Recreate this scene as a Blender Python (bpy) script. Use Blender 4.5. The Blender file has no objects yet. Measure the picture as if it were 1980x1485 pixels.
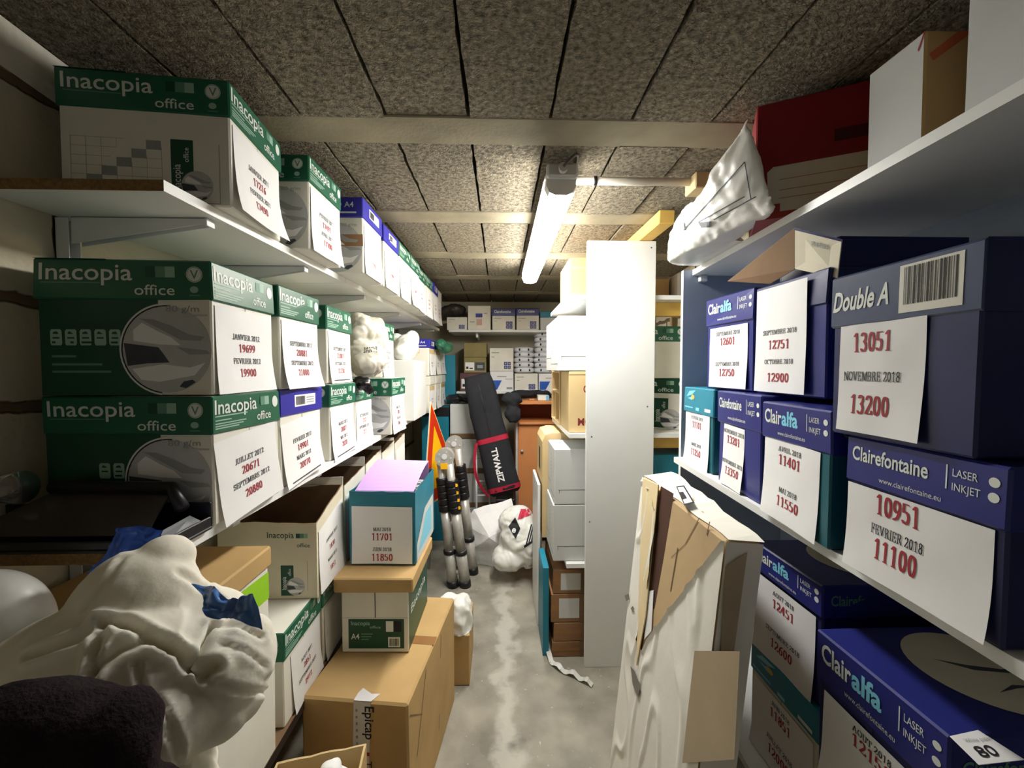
import bpy, bmesh, math, random
from mathutils import Vector, Matrix, noise
from mathutils.bvhtree import BVHTree

random.seed(7)
scene = bpy.context.scene
COL = scene.collection
H = 1.343            # camera height above the floor; heights below are often written relative to it
CEIL = H + 0.61
F = 797.0            # focal length in pixels of the 1980 x 1485 frame

# ------------------------------------------------------------------ camera, world, exposure
PITCH = math.atan((742.5 - 712) / F)
YAW = math.atan(24 / F)
cam = bpy.data.cameras.new('camera')
cam.sensor_fit = 'HORIZONTAL'
cam.sensor_width = 36
cam.lens = F / 1980 * 36
cam.clip_start = 0.02
camo = bpy.data.objects.new('camera', cam)
camo.location = (0, 0, H)
camo.rotation_euler = (math.pi / 2 - PITCH, 0, -YAW)
COL.objects.link(camo)
scene.camera = camo
CR = Matrix.Rotation(-YAW, 3, 'Z') @ Matrix.Rotation(-PITCH, 3, 'X')


def at(px, py, Y):
    """world point on the plane y = Y that stands behind the photo pixel"""
    d = CR @ Vector(((px - 990) / F, 1, -(py - 742.5) / F))
    return Vector((d.x * Y / d.y, Y, H + d.z * Y / d.y))


world = bpy.data.worlds.new('world')
world.use_nodes = True
wb = world.node_tree.nodes['Background']
wb.inputs[0].default_value = (1.0, 0.93, 0.80, 1)
wb.inputs[1].default_value = 0.085
scene.world = world
vs = scene.view_settings
vs.view_transform = 'Standard'
vs.look = 'None'
vs.gamma = 1
vs.use_curve_mapping = False
vs.exposure = 1.0
LAMP_STRENGTH = 48.0
scene.cycles.use_denoising = True
scene.cycles.max_bounces = 8
scene.cycles.diffuse_bounces = 5


# ------------------------------------------------------------------ materials
def lin(c):
    c = c / 255
    return c / 12.92 if c <= 0.04045 else ((c + 0.055) / 1.055) ** 2.4


MATS = {}


def M(name, col, rough=0.6, var=0.08, scale=12, bump=0.0, bscale=120, spec=0.4, metal=0.0, alpha=1.0, trans=0.0):
    if name in MATS:
        return MATS[name]
    m = bpy.data.materials.new(name)
    m.use_nodes = True
    nt = m.node_tree
    N, L = nt.nodes, nt.links
    b = N['Principled BSDF']
    c = [lin(x) for x in col]
    b.inputs['Roughness'].default_value = rough
    b.inputs['Metallic'].default_value = metal
    b.inputs['Specular IOR Level'].default_value = spec
    b.inputs['Transmission Weight'].default_value = trans
    b.inputs['Alpha'].default_value = alpha
    tc = N.new('ShaderNodeTexCoord')
    nz = N.new('ShaderNodeTexNoise')
    nz.inputs['Scale'].default_value = scale
    nz.inputs['Detail'].default_value = 5
    L.new(tc.outputs['Object'], nz.inputs['Vector'])
    rp = N.new('ShaderNodeValToRGB')
    rp.color_ramp.elements[0].position = 0.3
    rp.color_ramp.elements[1].position = 0.7
    rp.color_ramp.elements[0].color = [x * (1 - var) for x in c] + [1]
    rp.color_ramp.elements[1].color = [min(1, x * (1 + var)) for x in c] + [1]
    L.new(nz.outputs['Fac'], rp.inputs['Fac'])
    L.new(rp.outputs['Color'], b.inputs['Base Color'])
    if bump:
        n2 = N.new('ShaderNodeTexNoise')
        n2.inputs['Scale'].default_value = bscale
        n2.inputs['Detail'].default_value = 4
        L.new(tc.outputs['Object'], n2.inputs['Vector'])
        bp = N.new('ShaderNodeBump')
        bp.inputs['Strength'].default_value = bump
        bp.inputs['Distance'].default_value = 0.004
        L.new(n2.outputs['Fac'], bp.inputs['Height'])
        L.new(bp.outputs['Normal'], b.inputs['Normal'])
    MATS[name] = m
    return m


GREEN = M('printed green card', (32, 98, 72), 0.38, 0.06)
DGREEN = M('printed dark green card', (22, 74, 54), 0.4, 0.06)
WCARD = M('white card', (226, 224, 212), 0.55, 0.04)
PAPER = M('white paper', (238, 238, 238), 0.7, 0.02, 8, 0.15, 25)
CREAM = M('cream card', (222, 214, 190), 0.6, 0.05)
BLUE = M('violet blue card', (52, 50, 160), 0.35, 0.06)
NAVY = M('navy blue card', (40, 46, 122), 0.3, 0.1, 9)
DNAVY = M('dark navy card', (34, 40, 92), 0.32, 0.12, 9)
SLATE = M('slate blue card', (66, 78, 112), 0.32, 0.1, 9)
TEAL = M('teal card', (30, 124, 148), 0.42, 0.08)
DTEAL = M('dark teal card', (18, 92, 104), 0.42, 0.08)
BROWN = M('brown corrugated card', (188, 156, 106), 0.75, 0.1, 6, 0.12, 60, 0.2)
TAN = M('tan card', (214, 188, 140), 0.7, 0.07, 6, 0.1, 60, 0.2)
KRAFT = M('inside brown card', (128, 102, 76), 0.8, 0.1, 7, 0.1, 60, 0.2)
TAPE = M('brown packing tape', (150, 108, 66), 0.3, 0.06, 20)
INK = M('black ink', (28, 28, 32), 0.7, 0.02)
RED = M('red ink', (164, 46, 58), 0.7, 0.04)
PRINTW = M('white print', (222, 228, 222), 0.5, 0.03)
PRINTG = M('pale green print', (150, 186, 168), 0.5, 0.05)
PRINTM = M('mid green print', (92, 142, 118), 0.5, 0.05)
GREY = M('grey print', (150, 154, 152), 0.6, 0.05)
LGREY = M('light grey print', (186, 188, 188), 0.6, 0.06, 40)
DGREY = M('dark grey print', (66, 70, 78), 0.6, 0.1, 40)
CYAN = M('pale blue print', (128, 206, 232), 0.5, 0.04)
GOLD = M('gold print', (196, 176, 96), 0.5, 0.05)
WHITEB = M('white melamine', (232, 234, 232), 0.4, 0.015)
CHIP = M('raw chipboard', (128, 100, 62), 0.9, 0.25, 150, 0.5, 300)
BLUEGREY = M('blue grey panel', (146, 158, 178), 0.5, 0.03)
STEEL = M('white enamelled steel', (214, 216, 218), 0.35, 0.02)
ALU = M('brushed aluminium', (196, 194, 188), 0.36, 0.06, 60, 0, 0, 0.5, 0.45)
BLACKP = M('black plastic', (26, 25, 28), 0.38, 0.1)
BLACKF = M('black woven fabric', (34, 35, 40), 0.85, 0.18, 18, 0.4, 500)
DARKC = M('dark wool cloth', (36, 29, 31), 0.95, 0.35, 12, 0.6, 260, 0.1)
REDF = M('crimson webbing', (176, 28, 58), 0.7, 0.08, 60)
YTIMBER = M('yellow pine timber', (226, 186, 98), 0.6, 0.12, 9)
TIMBER = M('pale raw timber', (206, 184, 140), 0.7, 0.12, 14, 0.2, 80)
DESK = M('orange beech laminate', (204, 136, 84), 0.45, 0.08, 5)
DESKD = M('dark beech laminate', (150, 88, 58), 0.5, 0.08, 5)
CLOTH = M('off white cloth', (232, 227, 212), 0.8, 0.07, 7, 0.25, 60, 0.2)
PLASTW = M('white plastic film', (228, 228, 222), 0.35, 0.05, 9, 0.2, 30)
PLASTG = M('greyish plastic film', (196, 192, 178), 0.25, 0.14, 14, 0.2, 40)
PLASTB = M('blue plastic film', (46, 92, 196), 0.25, 0.2, 10, 0.15, 40)
LILAC = M('lilac card', (200, 164, 222), 0.6, 0.03)
YELLOW = M('signal yellow', (250, 186, 20), 0.35, 0.05, 30)
SIGNRED = M('signal red', (196, 50, 20), 0.35, 0.06, 30)
OLIVE = M('olive card', (140, 128, 82), 0.7, 0.08)
GREYBOX = M('pale grey card', (206, 208, 206), 0.65, 0.03)
LIME = M('lime green print', (150, 206, 40), 0.5, 0.05)
REDCARD = M('deep red card', (138, 26, 34), 0.5, 0.08)
for nm, wt in (('off white cloth', 0.35), ('white plastic film', 0.2), ('greyish plastic film', 0.25)):
    bs = MATS[nm].node_tree.nodes['Principled BSDF']
    bs.inputs['Subsurface Weight'].default_value = wt
    bs.inputs['Subsurface Radius'].default_value = (1, 0.95, 0.85)
    bs.inputs['Subsurface Scale'].default_value = 0.03
CLEAR = M('clear plastic', (236, 230, 224), 0.08, 0.02, 10, 0, 0, 0.5, 0, 1.0, 0.9)


# ------------------------------------------------------------------ mesh builder
class MB:
    def __init__(s):
        s.v, s.f, s.m, s.mats = [], [], [], []

    def mi(s, mat):
        if mat not in s.mats:
            s.mats.append(mat)
        return s.mats.index(mat)

    def poly(s, pts, mat):
        i = len(s.v)
        s.v += [tuple(p) for p in pts]
        s.f.append(tuple(range(i, i + len(pts))))
        s.m.append(s.mi(mat))

    def mesh(s, verts, faces, mat):
        i = len(s.v)
        s.v += [tuple(p) for p in verts]
        k = s.mi(mat)
        for f in faces:
            s.f.append(tuple(i + j for j in f))
            s.m.append(k)

    def hexa(s, c, mat, ch=0.003, mats=None, skip=()):
        """chamfered box on 8 corners c[x + 2y + 4z]; returns face patches (u to the viewer's right, v up)"""
        c = [Vector(p) for p in c]
        cen = sum(c, Vector()) / 8
        FACES = {'-x': (2, 0, 4, 6), '+x': (1, 3, 7, 5), '-y': (0, 1, 5, 4), '+y': (3, 2, 6, 7), '+z': (4, 5, 7, 6), '-z': (2, 3, 1, 0)}
        ins = {}
        for k, q in FACES.items():
            for j in range(4):
                p, a, b = c[q[j]], c[q[j - 1]], c[q[(j + 1) % 4]]
                la, lb = (a - p).length, (b - p).length
                ins[k, q[j]] = p + (a - p) * min(0.3, ch / max(la, 1e-6)) + (b - p) * min(0.3, ch / max(lb, 1e-6))
        mats = mats or {}
        for k, q in FACES.items():
            if k in skip:
                continue
            s.poly([ins[k, i] for i in q], mats.get(k, mat))
        if not skip:
            em = mats.get('edge', mat)
            for ax in range(3):
                for i in range(8):
                    if i >> ax & 1:
                        continue
                    j = i | 1 << ax
                    fs = []
                    for o in range(3):
                        if o != ax:
                            fs.append(('+' if i >> o & 1 else '-') + 'xyz'[o])
                    pts = [ins[fs[0], i], ins[fs[0], j], ins[fs[1], j], ins[fs[1], i]]
                    n = (pts[1] - pts[0]).cross(pts[2] - pts[0])
                    if n.dot((pts[0] + pts[2]) / 2 - cen) < 0:
                        pts.reverse()
                    s.poly(pts, em)
            for i in range(8):
                pts = [ins[('+' if i >> o & 1 else '-') + 'xyz'[o], i] for o in range(3)]
                n = (pts[1] - pts[0]).cross(pts[2] - pts[0])
                if n.dot(pts[0] - cen) < 0:
                    pts.reverse()
                s.poly(pts, em)
        out = {}
        for k, q in FACES.items():
            p0, p1, p2, p3 = [c[i] for i in q]
            n = (p1 - p0).cross(p3 - p0).normalized()

            def fn(u, v, e=0.0006, p0=p0, p1=p1, p2=p2, p3=p3, n=n):
                return (p0 * (1 - u) + p1 * u) * (1 - v) + (p3 * (1 - u) + p2 * u) * v + n * e
            fn.w = (p1 - p0).length
            fn.h = (p3 - p0).length
            out[k] = fn
        return out

    def box(s, x0, y0, z0, x1, y1, z1, mat, ch=0.002, mats=None, jit=0.0, rnd=None):
        r = rnd or random
        c = []
        for i in range(8):
            p = Vector((x1 if i & 1 else x0, y1 if i & 2 else y0, z1 if i & 4 else z0))
            if jit:
                p += Vector((r.uniform(-jit, jit), r.uniform(-jit, jit), r.uniform(-jit, 0) if i & 4 else 0))
            c.append(p)
        return s.hexa(c, mat, ch, mats)

    def slab(s, p, t, mat, ch=0.0008):
        """sheet of thickness t on a quad, thickness along its normal"""
        p = [Vector(q) for q in p]
        n = (p[1] - p[0]).cross(p[3] - p[0]).normalized() * t
        c = [p[0], p[1], p[3], p[2], p[0] + n, p[1] + n, p[3] + n, p[2] + n]
        return s.hexa(c, mat, ch)

    def prism(s, poly, z0, z1, mat, side=None):
        n = len(poly)
        s.poly([(x, y, z1) for x, y in poly], mat)
        s.poly([(x, y, z0) for x, y in reversed(poly)], mat)
        for i in range(n):
            a, b = poly[i], poly[(i + 1) % n]
            sm = side[i] if side else mat
            s.poly([(a[0], a[1], z0), (b[0], b[1], z0), (b[0], b[1], z1), (a[0], a[1], z1)], sm)

    def tube(s, pts, r, mat, n=10, r2=None, caps=True):
        pts = [Vector(p) for p in pts]
        rings = []
        up = Vector((0, 0, 1))
        for i, p in enumerate(pts):
            d = (pts[min(i + 1, len(pts) - 1)] - pts[max(i - 1, 0)]).normalized()
            a = d.cross(up)
            if a.length < 0.05:
                a = d.cross(Vector((1, 0, 0)))
            a.normalize()
            b = d.cross(a)
            rr = r if r2 is None else r + (r2 - r) * i / (len(pts) - 1)
            rings.append([p + a * (rr * math.cos(2 * math.pi * k / n)) + b * (rr * math.sin(2 * math.pi * k / n)) for k in range(n)])
        v = [q for R in rings for q in R]
        f = []
        for i in range(len(pts) - 1):
            for k in range(n):
                f.append((i * n + (k + 1) % n, i * n + k, (i + 1) * n + k, (i + 1) * n + (k + 1) % n))
        if caps:
            f.append(tuple(range(n)))
            f.append(tuple(reversed(range((len(pts) - 1) * n, len(pts) * n))))
        s.mesh(v, f, mat)

    def ribbon(s, pts, side, mat, t=0.0015):
        """strip along pts; side = half-width vectors"""
        for i in range(len(pts) - 1):
            a, b = Vector(pts[i]), Vector(pts[i + 1])
            sa, sb = Vector(side[i]), Vector(side[i + 1])
            s.slab([a - sa, b - sb, b + sb, a + sa], t, mat, 0.0003)

    def decal(s, polys, fn, mat, e=0.0006):
        for p in polys:
            s.poly([fn(u, v, e) for u, v in p], mat)

    def build(s, name, parent=None, smooth=False, loc=None, rz=0):
        me = bpy.data.meshes.new(name)
        me.from_pydata(s.v, [], s.f)
        for m in s.mats:
            me.materials.append(m)
        me.polygons.foreach_set('material_index', s.m)
        if smooth:
            me.polygons.foreach_set('use_smooth', [True] * len(s.f))
        me.update()
        o = bpy.data.objects.new(name, me)
        COL.objects.link(o)
        if parent:
            o.parent = parent
        if loc is not None:
            o.location = loc
            o.rotation_euler.z = rz
        return o


def tag(o, label, cat, group=None):
    o['label'] = label
    o['category'] = cat
    if group:
        o['group'] = group
    return o


def thing(name, label, cat, loc=(0, 0, 0), rz=0, group=None):
    o = bpy.data.objects.new(name, None)
    o.empty_display_size = 0.05
    COL.objects.link(o)
    o.location = loc
    o.rotation_euler.z = rz
    return tag(o, label, cat, group)


def struct(o):
    o['kind'] = 'structure'
    return o


# ------------------------------------------------------------------ lettering
def rect(u0, v0, u1, v1):
    return [(u0, v0), (u1, v0), (u1, v1), (u0, v1)]


def disc(cu, cv, ru, rv, n=28, a0=0, a1=360):
    return [(cu + ru * math.cos(math.radians(a0 + (a1 - a0) * k / n)), cv + rv * math.sin(math.radians(a0 + (a1 - a0) * k / n))) for k in range(n if a1 - a0 == 360 else n + 1)]


def arcband(cu, cv, r0, r1, a0, a1, asp, n=24):
    out = []
    for k in range(n):
        A, B = [math.radians(a0 + (a1 - a0) * (k + j) / n) for j in (0, 1)]
        out.append([(cu + r * math.cos(t) / asp, cv + r * math.sin(t)) for r, t in ((r0, A), (r1, A), (r1, B), (r0, B))])
    return out


SANS = {}


def sans(txt, bold=0.0, shear=0.0):
    """triangles of a sans text: unit cap height, origin bottom left; returns (polys, width)"""
    key = (txt, bold, shear)
    if key in SANS:
        return SANS[key]
    cu = bpy.data.curves.new('lettering', 'FONT')
    cu.body = txt
    cu.offset = bold
    cu.shear = shear
    cu.resolution_u = 3
    ob = bpy.data.objects.new('lettering', cu)
    COL.objects.link(ob)
    dg = bpy.context.evaluated_depsgraph_get()
    ev = ob.evaluated_get(dg)
    me = ev.to_mesh()
    k = 1 / 0.69
    vv = [(v.co.x * k, v.co.y * k) for v in me.vertices]
    ps = [[vv[i] for i in p.vertices] for p in me.polygons]
    ev.to_mesh_clear()
    bpy.data.objects.remove(ob)
    bpy.data.curves.remove(cu)
    x0 = min(v[0] for v in vv)
    ps = [[(x - x0, y) for x, y in p] for p in ps]
    SANS[key] = (ps, max(v[0] for v in vv) - x0)
    return SANS[key]


def E(cx, cy, rx, ry, a0, a1, n=14):
    return [(cx + rx * math.cos(math.radians(a0 + (a1 - a0) * k / n)), cy + ry * math.sin(math.radians(a0 + (a1 - a0) * k / n))) for k in range(n + 1)]


def sf(x, y=0.02, w=0.14):
    return [(x - w, y), (x + w, y)]


GL = {  # serif capitals and figures drawn with a broad flat nib: (advance, strokes)
    '0': (.62, [E(.3, .49, .19, .46, 0, 360, 20)]), '1': (.62, [[(.32, .03), (.32, .97)], [(.16, .82), (.3, .95)], sf(.32)]),
    '2': (.62, [E(.29, .7, .18, .26, 165, -25) + [(.1, .06)], [(.1, .05), (.52, .05)], [(.52, .05), (.55, .2)]]),
    '3': (.62, [E(.27, .74, .17, .22, 155, -80), E(.26, .27, .2, .25, 85, -150)]),
    '4': (.62, [[(.4, .02), (.4, .97)], [(.38, .93), (.05, .28)], [(.05, .28), (.56, .28)]]),
    '5': (.62, [[(.16, .94), (.5, .94)], [(.14, .94), (.12, .55)], E(.26, .32, .2, .28, 110, -145)]),
    '6': (.62, [E(.31, .3, .19, .27, 0, 360, 18), [(.5, .95), (.3, .82), (.15, .58), (.12, .3)]]),
    '7': (.62, [[(.08, .93), (.5, .93)], [(.5, .93), (.24, .02)], [(.08, .93), (.06, .78)]]),
    '8': (.62, [E(.3, .74, .16, .22, 0, 360, 18), E(.3, .26, .19, .25, 0, 360, 18)]),
    '9': (.62, [E(.3, .67, .19, .28, 0, 360, 18), [(.49, .66), (.46, .4), (.32, .14), (.1, .04)]]),
    'A': (.8, [[(.4, .96), (.66, .04)], [(.38, .93), (.1, .04)], [(.2, .33), (.54, .33)], sf(.1), sf(.66)]),
    'B': (.74, [[(.17, .04), (.17, .96)], [(.08, .96), (.4, .96)], E(.38, .74, .17, .22, 90, -90), [(.17, .52), (.42, .52)], E(.4, .28, .2, .25, 90, -90), [(.08, .03), (.42, .03)]]),
    'C': (.74, [E(.4, .5, .28, .46, 55, 305, 20), [(.6, .95), (.6, .7)]]),
    'D': (.8, [[(.17, .04), (.17, .96)], [(.08, .96), (.35, .96)], E(.35, .5, .29, .46, 90, -90), [(.08, .04), (.35, .04)]]),
    'E': (.72, [[(.17, .04), (.17, .96)], [(.08, .96), (.56, .96)], [(.08, .03), (.58, .03)], [(.17, .51), (.45, .51)], [(.56, .96), (.56, .76)], [(.58, .03), (.6, .25)], [(.45, .4), (.45, .62)]]),
    'F': (.66, [[(.17, .04), (.17, .96)], [(.08, .96), (.55, .96)], [(.17, .51), (.43, .51)], [(.55, .96), (.55, .76)], [(.43, .4), (.43, .62)], sf(.17)]),
    'I': (.38, [[(.19, .04), (.19, .96)], sf(.19), sf(.19, .97)]),
    'J': (.5, [[(.32, .97), (.32, .2)], E(.19, .2, .13, .2, 0, -160), sf(.32, .97)]),
    'L': (.68, [[(.17, .04), (.17, .96)], sf(.17, .97), [(.08, .03), (.56, .03)], [(.56, .03), (.59, .26)]]),
    'M': (.96, [[(.14, .04), (.14, .96)], [(.16, .95), (.46, .08)], [(.46, .08), (.76, .95)], [(.79, .04), (.79, .96)], sf(.14, .02, .1), sf(.79)]),
    'N': (.8, [[(.13, .04), (.13, .96)], [(.14, .95), (.64, .06)], [(.66, .04), (.66, .96)], sf(.13), sf(.66, .97)]),
    'O': (.8, [E(.4, .5, .29, .46, 0, 360, 22)]),
    'P': (.66, [[(.17, .04), (.17, .96)], [(.08, .96), (.38, .96)], E(.36, .72, .19, .24, 90, -90), [(.17, .48), (.36, .48)], sf(.17)]),
    'R': (.76, [[(.17, .04), (.17, .96)], [(.08, .96), (.38, .96)], E(.36, .74, .18, .22, 90, -90), [(.17, .52), (.36, .52)], [(.36, .5), (.62, .04)], sf(.17), sf(.65, .02, .08)]),
    'S': (.6, [E(.29, .73, .18, .22, 45, 250), E(.29, .27, .19, .24, 75, -135), [(.48, .95), (.48, .74)], [(.08, .04), (.08, .28)]]),
    'T': (.7, [[(.34, .04), (.34, .96)], [(.06, .96), (.62, .96)], [(.06, .96), (.06, .74)], [(.62, .96), (.62, .74)], sf(.34)]),
    'U': (.78, [[(.16, .96), (.16, .3)], E(.38, .3, .22, .27, 180, 360), [(.6, .3), (.6, .96)], sf(.16, .97), sf(.6, .97, .1)]),
    'V': (.78, [[(.12, .96), (.38, .06)], [(.38, .06), (.64, .96)], sf(.12, .97), sf(.64, .97, .1)]),
    ' ': (.3, []), '.': (.3, [[(.12, .06), (.14, .06)]]),
}
SERIF = {}


def serif(txt, bold=0.15):
    key = (txt, bold)
    if key in SERIF:
        return SERIF[key]
    polys, x = [], 0.0
    nh = 0.027
    for ch in txt:
        adv, st = GL[ch]
        for line in st:
            for (ax, ay), (bx, by) in zip(line, line[1:]):
                w, h = bold / 2, nh
                if abs(bx - ax) > 3 * abs(by - ay):
                    w = 0.02
                if ax > bx:
                    ax, ay, bx, by = bx, by, ax, ay
                if by >= ay:
                    q = [(ax - w, ay - h), (ax + w, ay - h), (bx + w, by - h), (bx + w, by + h), (bx - w, by + h), (ax - w, ay + h)]
                else:
                    q = [(ax - w, ay - h), (bx - w, by - h), (bx + w, by - h), (bx + w, by + h), (ax + w, ay + h), (ax - w, ay + h)]
                polys.append([(x + px, py) for px, py in q])
        x += adv
    SERIF[key] = (polys, x)
    return SERIF[key]


def lay(tp, u, v, h, fw, fh, anchor='l', rot=0.0, sq=1.0):
    """place text polys (unit cap height) on a face of size fw x fh metres; u, v fractions; h metres; sq squeezes the width"""
    polys, w = tp
    k = h * sq
    off = {'l': 0, 'c': -w * k / 2, 'r': -w * k}[anchor]
    c, s = math.cos(rot), math.sin(rot)
    out = []
    for p in polys:
        q = []
        for x, y in p:
            X, Y = off + x * k, y * h
            q.append((u + (X * c - Y * s) / fw, v + (X * s + Y * c) / fh))
        out.append(q)
    return out

# ------------------------------------------------------------------ the room
def ceiling_material():
    m = M('wood wool cement', (132, 124, 107), 0.95, 0.55, 85, 0.0, 100, 0.1)
    nt = m.node_tree
    N, L = nt.nodes, nt.links
    b = N['Principled BSDF']
    tc = N['Texture Coordinate']
    v1 = N.new('ShaderNodeTexNoise')
    v1.inputs['Scale'].default_value = 130
    v1.inputs['Detail'].default_value = 3
    v1.inputs['Distortion'].default_value = 1.2
    L.new(tc.outputs['Object'], v1.inputs['Vector'])
    bp = N.new('ShaderNodeBump')
    bp.inputs['Strength'].default_value = 1.0
    bp.inputs['Distance'].default_value = 0.012
    L.new(v1.outputs['Fac'], bp.inputs['Height'])
    L.new(bp.outputs['Normal'], b.inputs['Normal'])
    return m


CEILM = ceiling_material()
CONC = M('precast concrete beam', (140, 132, 110), 0.85, 0.22, 7, 0.25, 90, 0.2)
GAP = M('dark joint', (24, 20, 17), 0.95, 0.1)


def floor_material():
    m = M('worn concrete floor', (150, 145, 132), 0.6, 0.3, 6, 0.5, 45, 0.3)
    nt = m.node_tree
    N, L = nt.nodes, nt.links
    b = N['Principled BSDF']
    tc = N['Texture Coordinate']
    base = b.inputs['Base Color'].links[0].from_socket
    # pale worn streak down the middle of the aisle, with ragged edges
    sx = N.new('ShaderNodeSeparateXYZ')
    L.new(tc.outputs['Object'], sx.inputs[0])
    n1 = N.new('ShaderNodeTexNoise')
    n1.inputs['Scale'].default_value = 9
    n1.inputs['Detail'].default_value = 6
    L.new(tc.outputs['Object'], n1.inputs['Vector'])

    def math_(op, a, b_=None, c=None):
        n = N.new('ShaderNodeMath')
        n.operation = op
        for i, x in enumerate((a, b_, c)):
            if x is None:
                continue
            if isinstance(x, (int, float)):
                n.inputs[i].default_value = x
            else:
                L.new(x, n.inputs[i])
        return n.outputs[0]
    off = math_('MULTIPLY', math_('SUBTRACT', n1.outputs['Fac'], 0.5), 0.22)
    dist = math_('ABSOLUTE', math_('ADD', math_('SUBTRACT', sx.outputs['X'], 0.03), off))
    mr = N.new('ShaderNodeMapRange')
    mr.inputs['From Min'].default_value = 0.06
    mr.inputs['From Max'].default_value = 0.02
    L.new(dist, mr.inputs['Value'])
    n2 = N.new('ShaderNodeTexNoise')
    n2.inputs['Scale'].default_value = 60
    n2.inputs['Detail'].default_value = 2
    L.new(tc.outputs['Object'], n2.inputs['Vector'])
    sp = N.new('ShaderNodeMapRange')
    sp.inputs['From Min'].default_value = 0.70
    sp.inputs['From Max'].default_value = 0.74
    L.new(n2.outputs['Fac'], sp.inputs['Value'])
    fac = math_('MAXIMUM', math_('MULTIPLY', mr.outputs[0], 0.55), math_('MULTIPLY', sp.outputs[0], 0.6))
    mx = N.new('ShaderNodeMix')
    mx.data_type = 'RGBA'
    L.new(fac, mx.inputs['Factor'])
    L.new(base, mx.inputs['A'])
    mx.inputs['B'].default_value = (0.62, 0.6, 0.53, 1)
    # dark oil spots
    n3 = N.new('ShaderNodeTexNoise')
    n3.inputs['Scale'].default_value = 5.5
    n3.inputs['Detail'].default_value = 5
    L.new(tc.outputs['Object'], n3.inputs['Vector'])
    dk = N.new('ShaderNodeMapRange')
    dk.inputs['From Min'].default_value = 0.62
    dk.inputs['From Max'].default_value = 0.72
    L.new(n3.outputs['Fac'], dk.inputs['Value'])
    m2 = N.new('ShaderNodeMix')
    m2.data_type = 'RGBA'
    L.new(math_('MULTIPLY', dk.outputs[0], 0.6), m2.inputs['Factor'])
    L.new(mx.outputs['Result'], m2.inputs['A'])
    m2.inputs['B'].default_value = (0.1, 0.09, 0.08, 1)
    L.new(m2.outputs['Result'], b.inputs['Base Color'])
    return m


def wall_material():
    m = M('painted concrete block', (200, 192, 168), 0.85, 0.1, 5, 0, 60, 0.2)
    nt = m.node_tree
    N, L = nt.nodes, nt.links
    b = N['Principled BSDF']
    tc = N['Texture Coordinate']
    base = b.inputs['Base Color'].links[0].from_socket
    sx = N.new('ShaderNodeSeparateXYZ')
    L.new(tc.outputs['Object'], sx.inputs[0])
    cx = N.new('ShaderNodeCombineXYZ')
    add = N.new('ShaderNodeMath')
    L.new(sx.outputs['X'], add.inputs[0])
    L.new(sx.outputs['Y'], add.inputs[1])
    L.new(add.outputs[0], cx.inputs['X'])
    z = N.new('ShaderNodeMath')
    z.inputs[1].default_value = -0.085
    L.new(sx.outputs['Z'], z.inputs[0])
    L.new(z.outputs[0], cx.inputs['Y'])
    nz = N.new('ShaderNodeTexNoise')
    nz.inputs['Scale'].default_value = 14
    nz.inputs['Detail'].default_value = 4
    L.new(tc.outputs['Object'], nz.inputs['Vector'])
    sc = N.new('ShaderNodeVectorMath')
    sc.operation = 'SCALE'
    sc.inputs['Scale'].default_value = 0.03
    L.new(nz.outputs['Color'], sc.inputs[0])
    av = N.new('ShaderNodeVectorMath')
    L.new(cx.outputs[0], av.inputs[0])
    L.new(sc.outputs[0], av.inputs[1])
    br = N.new('ShaderNodeTexBrick')
    br.inputs['Scale'].default_value = 1.0
    br.inputs['Brick Width'].default_value = 0.5
    br.inputs['Row Height'].default_value = 0.2
    br.inputs['Mortar Size'].default_value = 0.013
    br.inputs['Mortar Smooth'].default_value = 0.4
    L.new(av.outputs[0], br.inputs['Vector'])
    mx = N.new('ShaderNodeMix')
    mx.data_type = 'RGBA'
    L.new(br.outputs['Fac'], mx.inputs['Factor'])
    L.new(base, mx.inputs['A'])
    mx.inputs['B'].default_value = (0.17, 0.12, 0.07, 1)
    L.new(mx.outputs['Result'], b.inputs['Base Color'])
    bp = N.new('ShaderNodeBump')
    bp.invert = True
    bp.inputs['Strength'].default_value = 0.9
    bp.inputs['Distance'].default_value = 0.02
    L.new(br.outputs['Fac'], bp.inputs['Height'])
    n4 = N.new('ShaderNodeTexNoise')
    n4.inputs['Scale'].default_value = 70
    L.new(tc.outputs['Object'], n4.inputs['Vector'])
    b2 = N.new('ShaderNodeBump')
    b2.inputs['Strength'].default_value = 0.4
    b2.inputs['Distance'].default_value = 0.004
    L.new(n4.outputs['Fac'], b2.inputs['Height'])
    L.new(bp.outputs['Normal'], b2.inputs['Normal'])
    L.new(b2.outputs['Normal'], b.inputs['Normal'])
    return m


YB = 3.83            # far wall
Y0 = -0.9            # room left open behind the camera so the added world fill light gets in


def xl(Y):           # left wall face
    return -0.89 + 0.031 * (Y - 0.73)


def xr(Y):           # right wall face
    return 0.99 + 0.058 * Y


b = MB()
b.prism([(xl(Y0) - 0.1, Y0), (xr(YB) + 0.1, Y0), (xr(YB) + 0.1, YB + 0.1), (xl(Y0) - 0.1, YB + 0.1)], -0.08, 0, floor_material())
struct(b.build('floor'))
WM = wall_material()
b = MB()
b.prism([(xl(Y0) - 0.12, Y0), (xl(Y0), Y0), (xl(YB), YB), (xl(YB) - 0.12, YB)], 0, CEIL, WM)
struct(b.build('wall_left'))
b = MB()
b.prism([(xr(Y0), Y0), (xr(Y0) + 0.12, Y0), (xr(YB) + 0.12, YB), (xr(YB), YB)], 0, CEIL, WM)
struct(b.build('wall_right'))
b = MB()
b.prism([(xl(Y0) - 0.12, YB), (xr(YB) + 0.12, YB), (xr(YB) + 0.12, YB + 0.12), (xl(Y0) - 0.12, YB + 0.12)], 0, CEIL, M('grey painted wall', (186, 180, 160), 0.85, 0.08, 4, 0.2, 60, 0.2))
struct(b.build('wall_back'))

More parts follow.
